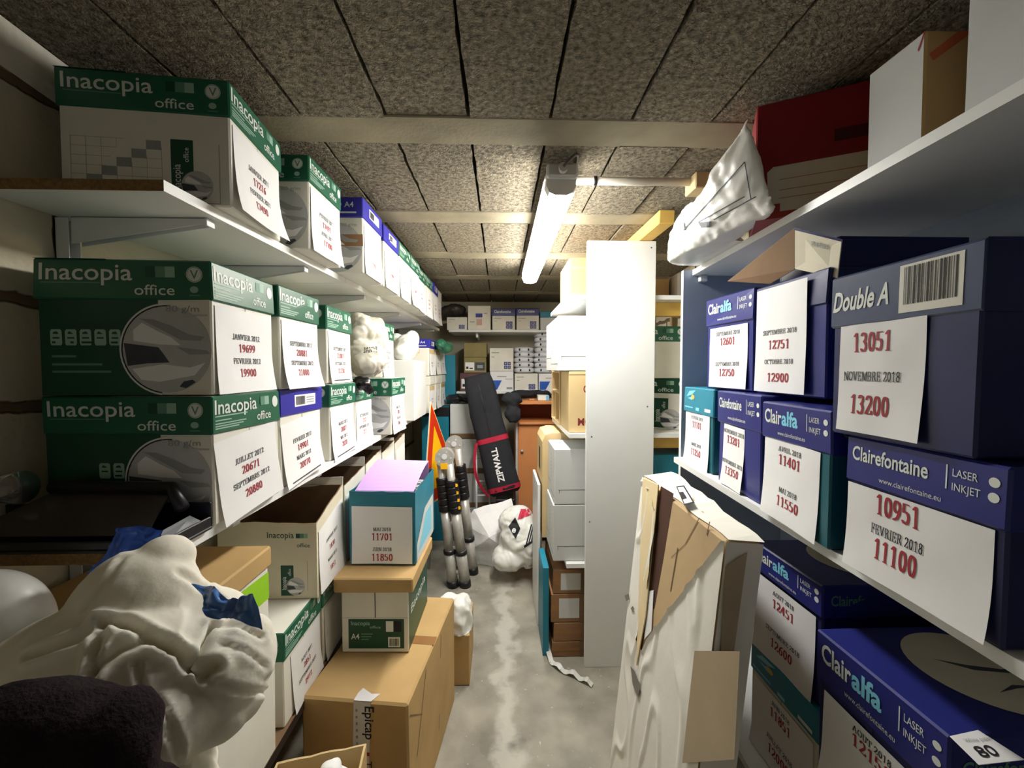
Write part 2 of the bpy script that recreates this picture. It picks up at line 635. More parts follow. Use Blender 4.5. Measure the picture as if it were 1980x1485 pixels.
BEAMS = [-0.74, -0.13, 0.48, 1.09, 1.70, 2.26, 2.80, 3.35]    # beam centres; 12 cm wide, flush with the boards
b = MB()
rnd = random.Random(3)
edges = [Y0] + BEAMS + [YB + 0.1]
joints = [-0.875 + 0.2 * k for k in range(12)]
for i in range(len(edges) - 1):
    ya = edges[i] + (0.055 if i else 0)
    yb = edges[i + 1] - (0.055 if i < len(edges) - 2 else 0)
    if yb - ya < 0.02:
        continue
    for x0, x1 in zip([-1.05] + joints, joints):
        z = CEIL + rnd.uniform(-0.004, 0.003)
        n = 14
        L_, R_ = [], []
        for k in range(n + 1):
            y = ya + (yb - ya) * k / n
            L_.append((x0 + 0.004 + 0.0042 * noise.noise((x0 * 9, y * 34, 1)), y))
            R_.append((x1 - 0.004 + 0.0042 * noise.noise((x1 * 9, y * 34, 5)), y))
        for k in range(n):
            b.poly([(*L_[k], z), (*L_[k + 1], z), (*R_[k + 1], z), (*R_[k], z)], CEILM)
            b.poly([(*L_[k], z), (*L_[k], z + 0.03), (*L_[k + 1], z + 0.03), (*L_[k + 1], z)], CEILM)
            b.poly([(*R_[k], z), (*R_[k + 1], z), (*R_[k + 1], z + 0.03), (*R_[k], z + 0.03)], CEILM)
b.poly([(-1.1, Y0, CEIL + 0.03), (-1.1, YB + 0.1, CEIL + 0.03), (1.4, YB + 0.1, CEIL + 0.03), (1.4, Y0, CEIL + 0.03)], GAP)
b.prism([(-1.1, Y0), (1.4, Y0), (1.4, YB + 0.1), (-1.1, YB + 0.1)], CEIL + 0.035, CEIL + 0.12, GAP)
struct(b.build('ceiling'))
for i, y in enumerate(BEAMS):
    if y > YB - 0.02:
        continue
    b = MB()
    b.box(-1.05, y - 0.062, CEIL - 0.002, 1.36, y + 0.06, CEIL + 0.028, CONC, 0.003)
    struct(b.build('trim_%d' % (i + 1)))
b = MB()
pl = M('rough lime plaster', (222, 216, 200), 0.9, 0.1, 20, 0.7, 50, 0.1)
n = 40
v, f = [], []
for k in range(n + 1):
    y = Y0 + (YB - Y0) * k / n
    w = 0.028 + 0.02 * noise.noise((y * 6, 2, 0))
    hh = 0.05 + 0.03 * noise.noise((y * 5, 7, 0))
    x = xl(y)
    v += [(x + 0.0005, y, CEIL - hh - 0.02), (x + 0.012, y, CEIL - hh), (x + w, y, CEIL - 0.006), (x + 0.0005, y, CEIL - 0.0045)]
for k in range(n):
    for j in range(4):
        f.append((4 * k + j, 4 * k + (j + 1) % 4, 4 * k + 4 + (j + 1) % 4, 4 * k + 4 + j))
b.mesh(v, f, pl)
struct(b.build('trim_9'))


# ------------------------------------------------------------------ shelves
def strip(y0, y1, xf, xbk):
    return [(xf(y0), y0), (xf(y1), y1), (xbk(y1), y1), (xbk(y0), y0)]


T_ = 0.019
ZU, ZM, ZQ = H + 0.322, H - 0.294, H - 0.93


def xfu(Y):
    return -0.574 + 0.031 * (Y - 0.73)


def xfm(Y):
    return -0.535 + 0.012 * (Y - 0.73)


def lb(Y):
    return xl(Y) + 0.002


def bracket(parent, x0, x1, y, z):
    """folded steel bracket under a board: thin web, deeper at the wall, with a lip"""
    m = MB()
    t = 0.0016
    for yy in (y - 0.011, y + 0.0094):
        c = [(x0, yy, z - 0.055), (x1, yy, z - 0.012), (x0, yy + t, z - 0.055), (x1, yy + t, z - 0.012), (x0, yy, z - 0.001), (x1, yy, z - 0.001), (x0, yy + t, z - 0.001), (x1, yy + t, z - 0.001)]
        m.hexa(c, STEEL, 0.0004)
    m.box(x0, y - 0.011, z - 0.003, x1, y + 0.011, z - 0.0006, STEEL, 0.0005)
    m.box(x1 - 0.003, y - 0.012, z - 0.016, x1 + 0.002, y + 0.012, z - 0.0006, STEEL, 0.0008)
    m.build('bracket', parent)


def wall_board(name, label, y0, y1, z, xf, ys, near=CHIP, back=lb):
    t = thing(name, label, 'shelf', (0, 0, 0))
    m = MB()
    p = strip(y0, y1, xf, back)
    m.prism(p, z - T_, z, WHITEB, [WHITEB, WHITEB, WHITEB, near])
    m.build('board', t)
    for y in ys:
        bracket(t, back(y) + 0.03, xf(y) - 0.02, y, z - T_)
    return t


wall_board('wall_shelf', 'white shelf board with raw chipboard end, nearest high board on the left wall', 0.735, 1.50, ZU, xfu, (0.87, 1.26))
wall_board('wall_shelf', 'white shelf board high on the left wall, far half running to the back', 1.503, 3.40, ZU, xfu, (1.75, 2.28, 2.8, 3.25), WHITEB)
wall_board('wall_shelf', 'white middle shelf on the left wall carrying two tiers of paper boxes', 0.665, 3.40, ZM, xfm, (0.87, 1.26, 1.75, 2.28, 2.8, 3.25))
DARKEDGE = M('dark shelf edging', (44, 36, 34), 0.5, 0.1)
t = thing('wall_shelf', 'lowest left shelf with dark front edge under the open white boxes', 'shelf')
m = MB()
p = strip(0.40, 3.35, lambda Y: -0.548, lb)
m.prism(p, ZQ - 0.025, ZQ, KRAFT, [DARKEDGE, KRAFT, KRAFT, DARKEDGE])
m.build('board', t)
for y in (0.5, 1.9, 3.2):
    m = MB()
    m.box(-0.60, y - 0.02, 0, -0.56, y + 0.02, ZQ - 0.025, TIMBER)
    m.build('leg', t)
    m = MB()
    m.box(lb(y) + 0.003, y - 0.02, 0, lb(y) + 0.043, y + 0.02, ZQ - 0.025, TIMBER)
    m.build('leg', t)
for y, lab in ((0.87, 'white slotted steel upright on the left block wall under the nearest high shelf board'), (2.28, 'white slotted steel upright on the left wall halfway along the shelves, mostly hidden')):
    m = MB()
    x = lb(y)
    for a, c in ((0.0, 0.0018), (0.012, 0.0138)):
        pass
    m.box(x, y - 0.0125, H - 0.9, x + 0.0018, y + 0.0125, H + 0.30, STEEL, 0.0005)
    m.box(x, y - 0.0125, H - 0.9, x + 0.026, y - 0.0105, H + 0.30, STEEL, 0.0005)
    m.box(x, y + 0.0105, H - 0.9, x + 0.026, y + 0.0125, H + 0.30, STEEL, 0.0005)
    for k in range(40):
        z = H - 0.88 + k * 0.029
        m.box(x + 0.0017, y - 0.003, z, x + 0.0021, y + 0.003, z + 0.012, INK, 0.0001)
    tag(m.build('shelf_upright'), lab, 'shelf upright')


# right hand shelving, turned a little against the room
def xfr(Y):
    return 0.583 + 0.0585 * Y


def rb(Y):
    return xfr(Y) + 0.335


t = thing('shelving_unit', 'white right hand shelving with blue grey end panel holding navy boxes', 'shelving unit')
for zr, nm, y0 in ((0.338, 'top_board', 0.12), (-0.311, 'board', 0.12), (-0.932, 'board', 0.12)):
    m = MB()
    m.prism(strip(y0, 1.418, (lambda Y: xfr(Y) - 0.055) if zr < 0 else xfr, rb), H + zr - 0.018, H + zr, WHITEB)
    m.build(nm, t)
m = MB()
ye = 1.42
m.prism([(xfr(ye) - 0.03, ye), (rb(ye), ye), (rb(ye), ye + 0.016), (xfr(ye) - 0.03, ye + 0.016)], 0, H + 0.338, BLUEGREY, [BLUEGREY, BLUEGREY, WHITEB, WHITEB])
m.build('end_panel', t)
m = MB()
m.prism([(rb(0.12), 0.12), (rb(0.12) + 0.008, 0.12), (rb(1.42) + 0.008, 1.42), (rb(1.42), 1.42)], 0.05, H + 0.338, BLUEGREY)
m.build('back_panel', t)
m = MB()
m.box(xfr(ye) + 0.02, ye - 0.02, H + 0.297, xfr(ye) + 0.045, ye - 0.001, H + 0.319, STEEL)
m.build('corner_bracket', t)

# central shelving: white side panel facing the door, shelves behind it
YP = 1.79
t = thing('shelving_unit', 'shelving behind the tall white side panel in the middle, yellow battens under its boards', 'shelving unit')
m = MB()
f_ = m.box(0.38, YP, 0, 0.68, YP + 0.02, H + 0.551, WHITEB, 0.0015)['-y']
SCREW = M('screw head', (120, 118, 112), 0.4, 0.05, 20, 0, 0, 0.5, 0.8)
for u, v in ((0.93, 0.985), (0.90, 0.62), (0.08, 0.55), (0.06, 0.35), (0.92, 0.3)):
    m.decal([disc(u, v, 0.0035 / 0.3, 0.0035 / 1.9, 12)], f_, SCREW)
m.build('side_panel', t)
for zr, xa in ((0.322, 0.30), (-0.292, 0.31), (-0.88, 0.30)):
    m = MB()
    m.prism([(xa, YP + 0.022), (1.07, YP + 0.022), (1.07, 2.42), (xa, 2.42)], H + zr - T_, H + zr, WHITEB)
    m.build('board', t)
    m = MB()
    m.box(0.69, YP + 0.10, H + zr - T_ - 0.062, 1.06, YP + 0.14, H + zr - T_ - 0.0005, YTIMBER)
    m.build('batten', t)
for x, y in ((0.34, 2.421), (1.02, 2.421), (1.035, 1.815)):
    m = MB()
    m.box(x, y, 0, x + 0.035, y + 0.035, H + 0.30, TIMBER)
    m.build('post', t)

# far wall shelves
for zr, lab in ((0.318, 'long white shelf high on the far wall with copier boxes'), (-0.193, 'long white lower shelf on the far wall carrying paper packs')):
    t = thing('wall_shelf', lab, 'shelf')
    m = MB()
    m.box(-0.42 if zr > 0 else -0.36, 3.43, H + zr - T_, 0.92, YB - 0.004, H + zr, WHITEB)
    m.build('board', t)
    for x in (-0.2, 0.45):
        m = MB()
        m.box(x, 3.5, H + zr - T_ - 0.04, x + 0.02, YB - 0.004, H + zr - T_ - 0.0005, STEEL)
        m.build('bracket', t)

# timber under the ceiling, conduit, lamp
m = MB()
m.hexa([at(1274, 432, 1.577) + Vector((0, 0, 0)), at(1274, 432, 1.577) + Vector((0.06, 0, 0)), Vector((0.585, 2.9, H + 0.557)), Vector((0.645, 2.9, H + 0.557)),
        (0.610, 1.577, CEIL - 0.006), (0.670, 1.577, CEIL - 0.006), (0.585, 2.9, CEIL - 0.006), (0.645, 2.9, CEIL - 0.006)], YTIMBER, 0.003)
tag(m.build('timber_batten'), 'yellow pine batten fixed along the ceiling above the white side panel', 'timber')
m = MB()
m.box(0.602, 1.27, H + 0.555, 0.655, 1.345, CEIL - 0.006, TIMBER, 0.003)
tag(m.build('timber_block'), 'short pale timber block on the ceiling at the right end of the conduit', 'timber')
t = thing('conduit', 'pale plastic conduit running across the ceiling from the lamp', 'conduit', (0.42, 1.31, H + 0.588))
m = MB()
PVC = M('grey white pvc', (206, 200, 186), 0.45, 0.04)
m.tube([(-0.185, 0, 0), (0.185, 0, 0)], 0.0125, PVC, 14)
m.build('pipe', t, True)
m = MB()
m.tube([(-0.125, 0, 0), (-0.115, 0, 0)], 0.0145, BLACKP, 14)
m.build('clip', t, True)

lamp = thing('ceiling_lamp', 'long lit fluorescent batten lamp under the ceiling', 'lamp', (0.18, 1.845, H + 0.50))
m = MB()
HOUS = M('grey lamp housing', (190, 188, 182), 0.5, 0.03)
m.hexa([(-0.05, -0.635, 0.052), (0.05, -0.635, 0.052), (-0.05, 0.635, 0.052), (0.05, 0.635, 0.052), (-0.033, -0.62, 0.092), (0.033, -0.62, 0.092), (-0.033, 0.62, 0.092), (0.033, 0.62, 0.092)], HOUS, 0.006)
m.build('housing', lamp)
esd = bpy.data.materials.new('dim diffuser side')
esd.use_nodes = True
eb = esd.node_tree.nodes['Principled BSDF']
eb.inputs['Base Color'].default_value = (0.9, 0.9, 0.88, 1)
eb.inputs['Emission Color'].default_value = (1.0, 0.975, 0.92, 1)
eb.inputs['Emission Strength'].default_value = LAMP_STRENGTH * 0.55
emm = bpy.data.materials.new('lit diffuser')
emm.use_nodes = True
eb = emm.node_tree.nodes['Principled BSDF']
eb.inputs['Base Color'].default_value = (0.9, 0.9, 0.88, 1)
eb.inputs['Emission Color'].default_value = (1.0, 0.975, 0.92, 1)
eb.inputs['Emission Strength'].default_value = LAMP_STRENGTH
m = MB()
prof = [(-0.046, 0.052), (-0.047, 0.03), (-0.036, 0.008), (-0.018, 0), (0.018, 0), (0.036, 0.008), (0.047, 0.03), (0.046, 0.052)]
v = []
for y, s, dz in ((-0.628, 0.94, 0.004), (-0.60, 1, 0), (0.60, 1, 0), (0.628, 0.94, 0.004)):
    v += [(x * s, y, z + dz * (1 - z / 0.052)) for x, z in prof]
n = len(prof)
f = [(i * n + k, i * n + k + 1, (i + 1) * n + k + 1, (i + 1) * n + k) for i in range(3) for k in range(n - 1)]
f += [tuple(range(n))[::-1], tuple(range(3 * n, 4 * n))]
fr = [tuple(reversed(q)) for q in f]
sides = [k for k in range(21) if k % 7 in (0, 1, 5, 6)] + [21, 22]
m.mesh(v, [q for k, q in enumerate(fr) if k not in sides], emm)
m.mesh(v, [q for k, q in enumerate(fr) if k in sides and 7 <= k < 14], esd)
m.mesh(v, [q for k, q in enumerate(fr) if k in sides and not 7 <= k < 14], M('white diffuser end', (226, 224, 216), 0.4, 0.01))
m.build('diffuser', lamp)
m = MB()
m.box(-0.045, -0.655, 0.045, 0.045, -0.632, 0.085, HOUS, 0.006)
m.tube([(0.0, -0.656, 0.065), (0.0, -0.672, 0.065)], 0.013, HOUS, 16)
m.build('end_cap', lamp)
m = MB()
CAB = M('grey cable', (90, 86, 80), 0.5, 0.05)
pts = []
for k in range(19):
    a = k / 18
    pts.append((0.0 + 0.045 * a + 0.02 * math.sin(a * math.pi), -0.674 + 0.14 * a - 0.05 * math.sin(a * math.pi), 0.065 + 0.03 * math.sin(a * 3.1) + 0.022 * a))
m.tube(pts, 0.004, CAB, 8)
m.build('cable', lamp, True)
for y in (-0.45, 0.45):
    m = MB()
    m.box(-0.02, y - 0.015, 0.092, 0.02, y + 0.015, 0.106, HOUS)
    m.build('clip', lamp)

# ------------------------------------------------------------------ paper boxes
def fit(txt, u0, u1, v, h, fw, fh, bold=0.0, shear=0.0):
    """sans text from u0 to u1"""
    tp = sans(txt, bold, shear)
    return lay(tp, u0, v, h, fw, fh, 'l', 0, (u1 - u0) * fw / (tp[1] * h))


def seal(m, fn, u, v, r, mark=True):
    fw, fh = fn.w, fn.h
    m.decal([disc(u, v, r / fw, r / fh, 24)], fn, PRINTW, 0.0006)
    m.decal(arcband(u, v, r * 0.86 / fh, r * 0.93 / fh, 0, 360, fw / fh, 20), fn, PRINTM, 0.0009)
    if mark:
        m.decal(lay(sans('V', 0.01), u, v - r * 0.55 / fh, r * 1.1, fw, fh, 'c'), fn, PRINTM, 0.0009)


def lid_green(m, fn, long_side):
    fw, fh = fn.w, fn.h
    if long_side:
        m.decal(fit('Inacopia', 0.04, 0.555, 0.48, 0.40 * fh, fw, fh, 0.008), fn, PRINTW)
        m.decal([rect(0.05, 0.395, 0.375, 0.425)], fn, PRINTM)
        m.decal(fit('office', 0.565, 0.79, 0.12, 0.255 * fh, fw, fh, 0.004), fn, PRINTW)
        for i, mt in enumerate((DGREEN, PRINTM, PRINTG)):
            m.decal([rect(0.63 + 0.055 * i, 0.56, 0.685 + 0.055 * i, 0.83)], fn, mt)
        seal(m, fn, 0.905, 0.64, 0.20 * fh)
        m.decal([disc(0.9, 0.26, 0.024, 0.085, 14)], fn, PRINTG)
        m.decal([rect(0.872, 0.1, 0.93, 0.13)], fn, PRINTM)
    else:
        m.decal(fit('Inacopia', 0.03, 0.60, 0.52, 0.37 * fh, fw, fh, 0.012), fn, PRINTW)
        for v, w in ((0.44, 0.42), (0.33, 0.2), (0.245, 0.4), (0.18, 0.36), (0.12, 0.3)):
            m.decal([rect(0.035, v, 0.035 + w, v + 0.035)], fn, PRINTG)
        m.decal(fit('office', 0.60, 0.82, 0.17, 0.25 * fh, fw, fh, 0.008), fn, PRINTW)
        m.decal([rect(0.66, 0.60, 0.73, 0.86)], fn, PRINTM)
        m.decal([rect(0.73, 0.60, 0.80, 0.86)], fn, PRINTG)
        m.decal([disc(0.905, 0.66, 0.15 * fh / fw * 1.0, 0.18, 20)], fn, PRINTW)


def picture(m, fn, cu, cv, r, arc=True):
    """round grey print: a headland and breaking surf"""
    fw, fh = fn.w, fn.h

    def P(pts, mat, e=0.0009):
        m.decal([[(cu + x * r / fw, cv + y * r / fh) for x, y in pts]], fn, mat, e)
    P(disc(0, 0, 1, 1, 40), LGREY, 0.0006)
    P([(-0.62, 0.72), (-0.3, 0.55), (-0.05, 0.42), (0.3, 0.22), (0.75, 0.2), (0.85, 0.3), (0.5, 0.35), (0.1, 0.55), (-0.3, 0.7)], GREY)
    P([(-0.75, 0.45), (-0.55, 0.62), (-0.2, 0.42), (0.1, 0.28), (0.3, 0.1), (-0.2, 0.12), (-0.75, 0.2)], PAPER)
    P([(-0.97, 0.15), (-0.2, 0.05), (-0.08, -0.12), (0.04, -0.3), (-0.45, -0.32), (-0.9, -0.38)], DGREY)
    P([(-0.8, -0.45), (-0.1, -0.34), (0.5, -0.42), (0.85, -0.3), (0.6, -0.6), (-0.2, -0.75), (-0.6, -0.7)], PAPER)
    P([(0.25, -0.86), (0.35, -0.74), (0.55, -0.7), (0.62, -0.76), (0.4, -0.9)], DGREY)
    P([(0.2, 0.06), (0.9, -0.02), (0.97, -0.1), (0.5, -0.12)], GREY)
    if arc:
        m.decal(arcband(cu, cv, r * 1.03 / fh, r * 1.07 / fh, 85, 262, fw / fh), fn, PRINTW, 0.0009)
        m.decal(arcband(cu, cv, r * 1.0 / fh, r * 1.025 / fh, 85, 262, fw / fh), fn, INK, 0.0009)


def body_green(m, fn, icons):
    fw, fh = fn.w, fn.h
    m.decal([rect(0.0, 0.0, 0.69, 1.0)], fn, DGREEN, 0.0003)
    picture(m, fn, 0.738, 0.345, 0.079)
    m.decal(fit('80 g/m', 0.735, 0.93, 0.63, 0.011, fw, fh), fn, GREY, 0.001)
    m.decal([rect(0.74, 0.597, 0.98, 0.609)], fn, LGREY, 0.001)
    for k in icons:
        u = 0.06 + 0.085 * k
        m.decal([[(u + 0.006, 0.375), (u + 0.062, 0.375), (u + 0.068, 0.39), (u + 0.066, 0.485), (u + 0.058, 0.495), (u + 0.008, 0.495), (u, 0.48), (u, 0.39)]], fn, PRINTG, 0.0008)
        m.decal([rect(u + 0.014, 0.425, u + 0.054, 0.437), [(u + 0.015, 0.46), (u + 0.05, 0.46), (u + 0.04 - 0.012 * (k % 2), 0.48), (u + 0.02, 0.475)], rect(u + 0.01 + 0.02 * (k % 2), 0.39, u + 0.03 + 0.02 * (k % 3), 0.405)], fn, DGREEN, 0.0011)
    if len(icons) > 2:
        for v, w in ((0.285, 0.14), (0.225, 0.29), (0.17, 0.34)):
            m.decal([rect(0.065, v, 0.065 + w, v + 0.016)], fn, PRINTM, 0.0008)


def small_green(m, fn, u0, v0, u1, v1):
    """upright green strip with white wording and the round picture across its edge"""
    fw, fh = fn.w, fn.h
    m.decal([rect(u0, v0, u1, v1)], fn, DGREEN, 0.0005)
    H_ = (v1 - v0) * fh
    tp = sans('Inacopia', 0.006)
    h = (u1 - u0) * fw * 0.34
    m.decal(lay(tp, u0 + (u1 - u0) * 0.42, v0 + (v1 - v0) * 0.2, h, fw, fh, 'l', math.pi / 2, H_ * 0.42 / (tp[1] * h)), fn, PRINTW, 0.0009)
    tp = sans('office')
    m.decal(lay(tp, u0 + (u1 - u0) * 0.8, v0 + (v1 - v0) * 0.66, h * 0.7, fw, fh, 'l', math.pi / 2, H_ * 0.22 / (tp[1] * h * 0.7)), fn, PRINTW, 0.0009)
    picture(m, fn, u0 + (u1 - u0) * 1.15, v0 + (v1 - v0) * 0.30, (u1 - u0) * fw * 0.72, False)


def body_grid(m, fn):
    fw, fh = fn.w, fn.h
    u0, u1, v0, v1 = 0.06, 0.585, 0.06, 0.50
    for k in range(7):
        u = u0 + (u1 - u0) * k / 6
        m.decal([rect(u, v0, u + 0.0025, v1)], fn, GREY, 0.0005)
    for k in range(7):
        v = v0 + (v1 - v0) * k / 6
        m.decal([rect(u0, v, u1, v + 0.003)], fn, GREY, 0.0005)
    for k in range(5):
        a, c = u0 + (u1 - u0) * (k + 1) / 6, v0 + (v1 - v0) * (k + 1) / 6
        m.decal([rect(a, c, a + (u1 - u0) / 6, c + (v1 - v0) / 6)], fn, GREY, 0.0008)
    m.decal([disc(u0 + 0.04, v0 + 0.02, 0.06, 0.045, 20)], fn, DGREEN, 0.0009)
    m.decal([rect(u0 + 0.0, v0 + 0.015, u0 + 0.08, v0 + 0.03)], fn, PRINTG, 0.0011)
    small_green(m, fn, 0.64, -0.0, 0.775, 0.52)
    m.decal([rect(0.93, 0.02, 0.934, 0.5), rect(0.8, 0.02, 0.934, 0.025)], fn, GREY, 0.0005)


def barcode(m, fn, u0, v0, u1, v1, e=0.0009, n=26, seed=1):
    r = random.Random(seed)
    u = u0
    while u < u1:
        w = (u1 - u0) / n * r.choice((0.4, 0.7, 1.1))
        m.decal([rect(u, v0, min(u + w, u1), v1)], fn, INK, e)
        u += w + (u1 - u0) / n * r.choice((0.5, 0.8))


def lid_blue(m, fn, end):
    fw, fh = fn.w, fn.h
    if end:
        m.decal([rect(0.30, 0.30, 0.80, 0.76)], fn, PAPER)
        barcode(m, fn, 0.33, 0.36, 0.54, 0.70)
        for v in (0.6, 0.5, 0.4):
            m.decal([rect(0.57, v, 0.76, v + 0.04)], fn, GREY, 0.0009)
    else:
        m.decal(fit('A4', 0.80, 0.90, 0.5, 0.26 * fh, fw, fh, 0.01), fn, PRINTW)
        m.decal([rect(0.70, 0.58, 0.77, 0.68), rect(0.72, 0.2, 0.93, 0.28)], fn, PRINTW)


def lid_alfa(m, fn, u0=0.06, u1=0.58):
    fw, fh = fn.w, fn.h
    um = u0 + (u1 - u0) * 0.54
    m.decal(fit('Clair', u0, um - 0.005, 0.45, 0.36 * fh, fw, fh, 0.022), fn, PRINTW)
    m.decal(fit('alfa', um, u1, 0.45, 0.36 * fh, fw, fh, 0.03), fn, CYAN)
    lid_side_note(m, fn, u1)


def lid_side_note(m, fn, u1):
    fw, fh = fn.w, fn.h
    m.decal([rect(0.70, 0.42, 0.708, 0.84)], fn, PRINTW)
    m.decal(fit('LASER', 0.735, 0.86, 0.66, 0.13 * fh, fw, fh), fn, PRINTW)
    m.decal(fit('INKJET', 0.735, 0.875, 0.42, 0.13 * fh, fw, fh), fn, PRINTW)
    for v in (0.72, 0.48):
        m.decal([disc(0.935, v, 0.026, 0.026 * fw / fh, 14)], fn, PRINTW)
    m.decal(fit('www.clairefontaine.eu', 0.28, 0.68, 0.16, 0.105 * fh, fw, fh), fn, PRINTW)


def lid_fontaine(m, fn):
    fw, fh = fn.w, fn.h
    m.decal(fit('Clairefontaine', 0.06, 0.60, 0.5, 0.29 * fh, fw, fh, 0.018), fn, PRINTW)
    lid_side_note(m, fn, 0.6)


def lid_double(m, fn):
    fw, fh = fn.w, fn.h
    m.decal(fit('Double A', 0.03, 0.47, 0.32, 0.36 * fh, fw, fh, 0.025, 0.25), fn, PRINTW)
    m.decal([rect(0.54, 0.12, 0.90, 0.90)], fn, WCARD)
    barcode(m, fn, 0.57, 0.25, 0.87, 0.86, 0.001, 30, 4)


def lid_teal(m, fn):
    fw, fh = fn.w, fn.h
    m.decal([[(0.1, 0.62), (0.2, 0.85), (0.42, 0.9), (0.3, 0.72)], [(0.14, 0.56), (0.4, 0.66), (0.3, 0.5)]], fn, CYAN)
    m.decal([disc(0.33, 0.62, 0.06, 0.1, 10)], fn, GOLD, 0.0009)
    m.decal([rect(0.45, 0.12, 0.56, 0.24), rect(0.05, 0.18, 0.35, 0.23)], fn, CYAN)
    m.decal([rect(0.74, 0.14, 0.92, 0.26)], fn, PRINTW)


LIDS = {'green': GREEN, 'blue': BLUE, 'alfa': NAVY, 'fontaine': NAVY, 'double': SLATE, 'teal': TEAL, 'navy': DNAVY, 'brown': BROWN, 'dgreen': DGREEN, 'white': WCARD}


def lines12(a, n1, c, n2, vs=(0.64, 0.49, 0.35, 0.19), k=1.0):
    """month, number, month, number"""
    return [(a, vs[0], 0.0115 * k, INK), (n1, vs[1], 0.0168 * k, RED), (c, vs[2], 0.0115 * k, INK), (n2, vs[3], 0.0168 * k, RED)]


def lines18(a, n1, c, n2, vs=(0.86, 0.70, 0.36, 0.19), k=1.0):
    return [(a, vs[0], 0.0105 * k, INK), (n1, vs[1], 0.0205 * k, RED), (c, vs[2], 0.0105 * k, INK), (n2, vs[3], 0.0205 * k, RED)]


def sheet(name, parent, fn, r, lines, rot=0.0, curl=0.006, seed=0, bar=False, mat=None, sq=1.1, cu=0.5, lift=0.0):
    """printed sheet glued on a face: r = (u0, v0, u1, v1) on the face"""
    m = MB()
    rr = random.Random(seed)
    u0, v0, u1, v1 = r
    ph = rr.uniform(0, 6)
    c1, c2, c3 = rr.uniform(0.3, 1) * curl, rr.uniform(0, 1) * curl, rr.uniform(0, 1) * curl
    c, s_ = math.cos(rot), math.sin(rot)
    W_, H_ = (u1 - u0) * fn.w, (v1 - v0) * fn.h

    def g(a, d, e=0.0):
        x, y = (a - 0.5) * W_, (d - 0.5) * H_
        X, Y = x * c - y * s_, x * s_ + y * c
        k = c1 * (1 - d) ** 3 + c2 * (a * (1 - d)) ** 3 * 1.5 + c3 * ((1 - a) * (1 - d)) ** 3
        k += 0.0006 * (1 + math.sin(a * 9 + ph) * math.cos(d * 7 + ph))
        return fn((u0 + u1) / 2 + X / fn.w, (v0 + v1) / 2 + Y / fn.h, 0.0012 + lift + k + e)
    nx, ny = 10, 12
    vv = [g(i / nx, j / ny) for j in range(ny + 1) for i in range(nx + 1)]
    ff = [(j * (nx + 1) + i, j * (nx + 1) + i + 1, (j + 1) * (nx + 1) + i + 1, (j + 1) * (nx + 1) + i) for j in range(ny) for i in range(nx)]
    m.mesh(vv, ff, mat or PAPER)
    for txt, v, h, mt in lines:
        polys = lay(serif(txt, 0.155 if mt is RED else 0.125), cu, v, h, W_, H_, 'c', 0, sq)
        for p in polys:
            m.poly([g(x, y, 0.0007) for x, y in p], mt)
    if bar:
        m.poly([g(x, y, 0.0007) for x, y in rect(0.12, 0.045, 0.88, 0.065)], DGREY)
    return m.build(name, parent, True)


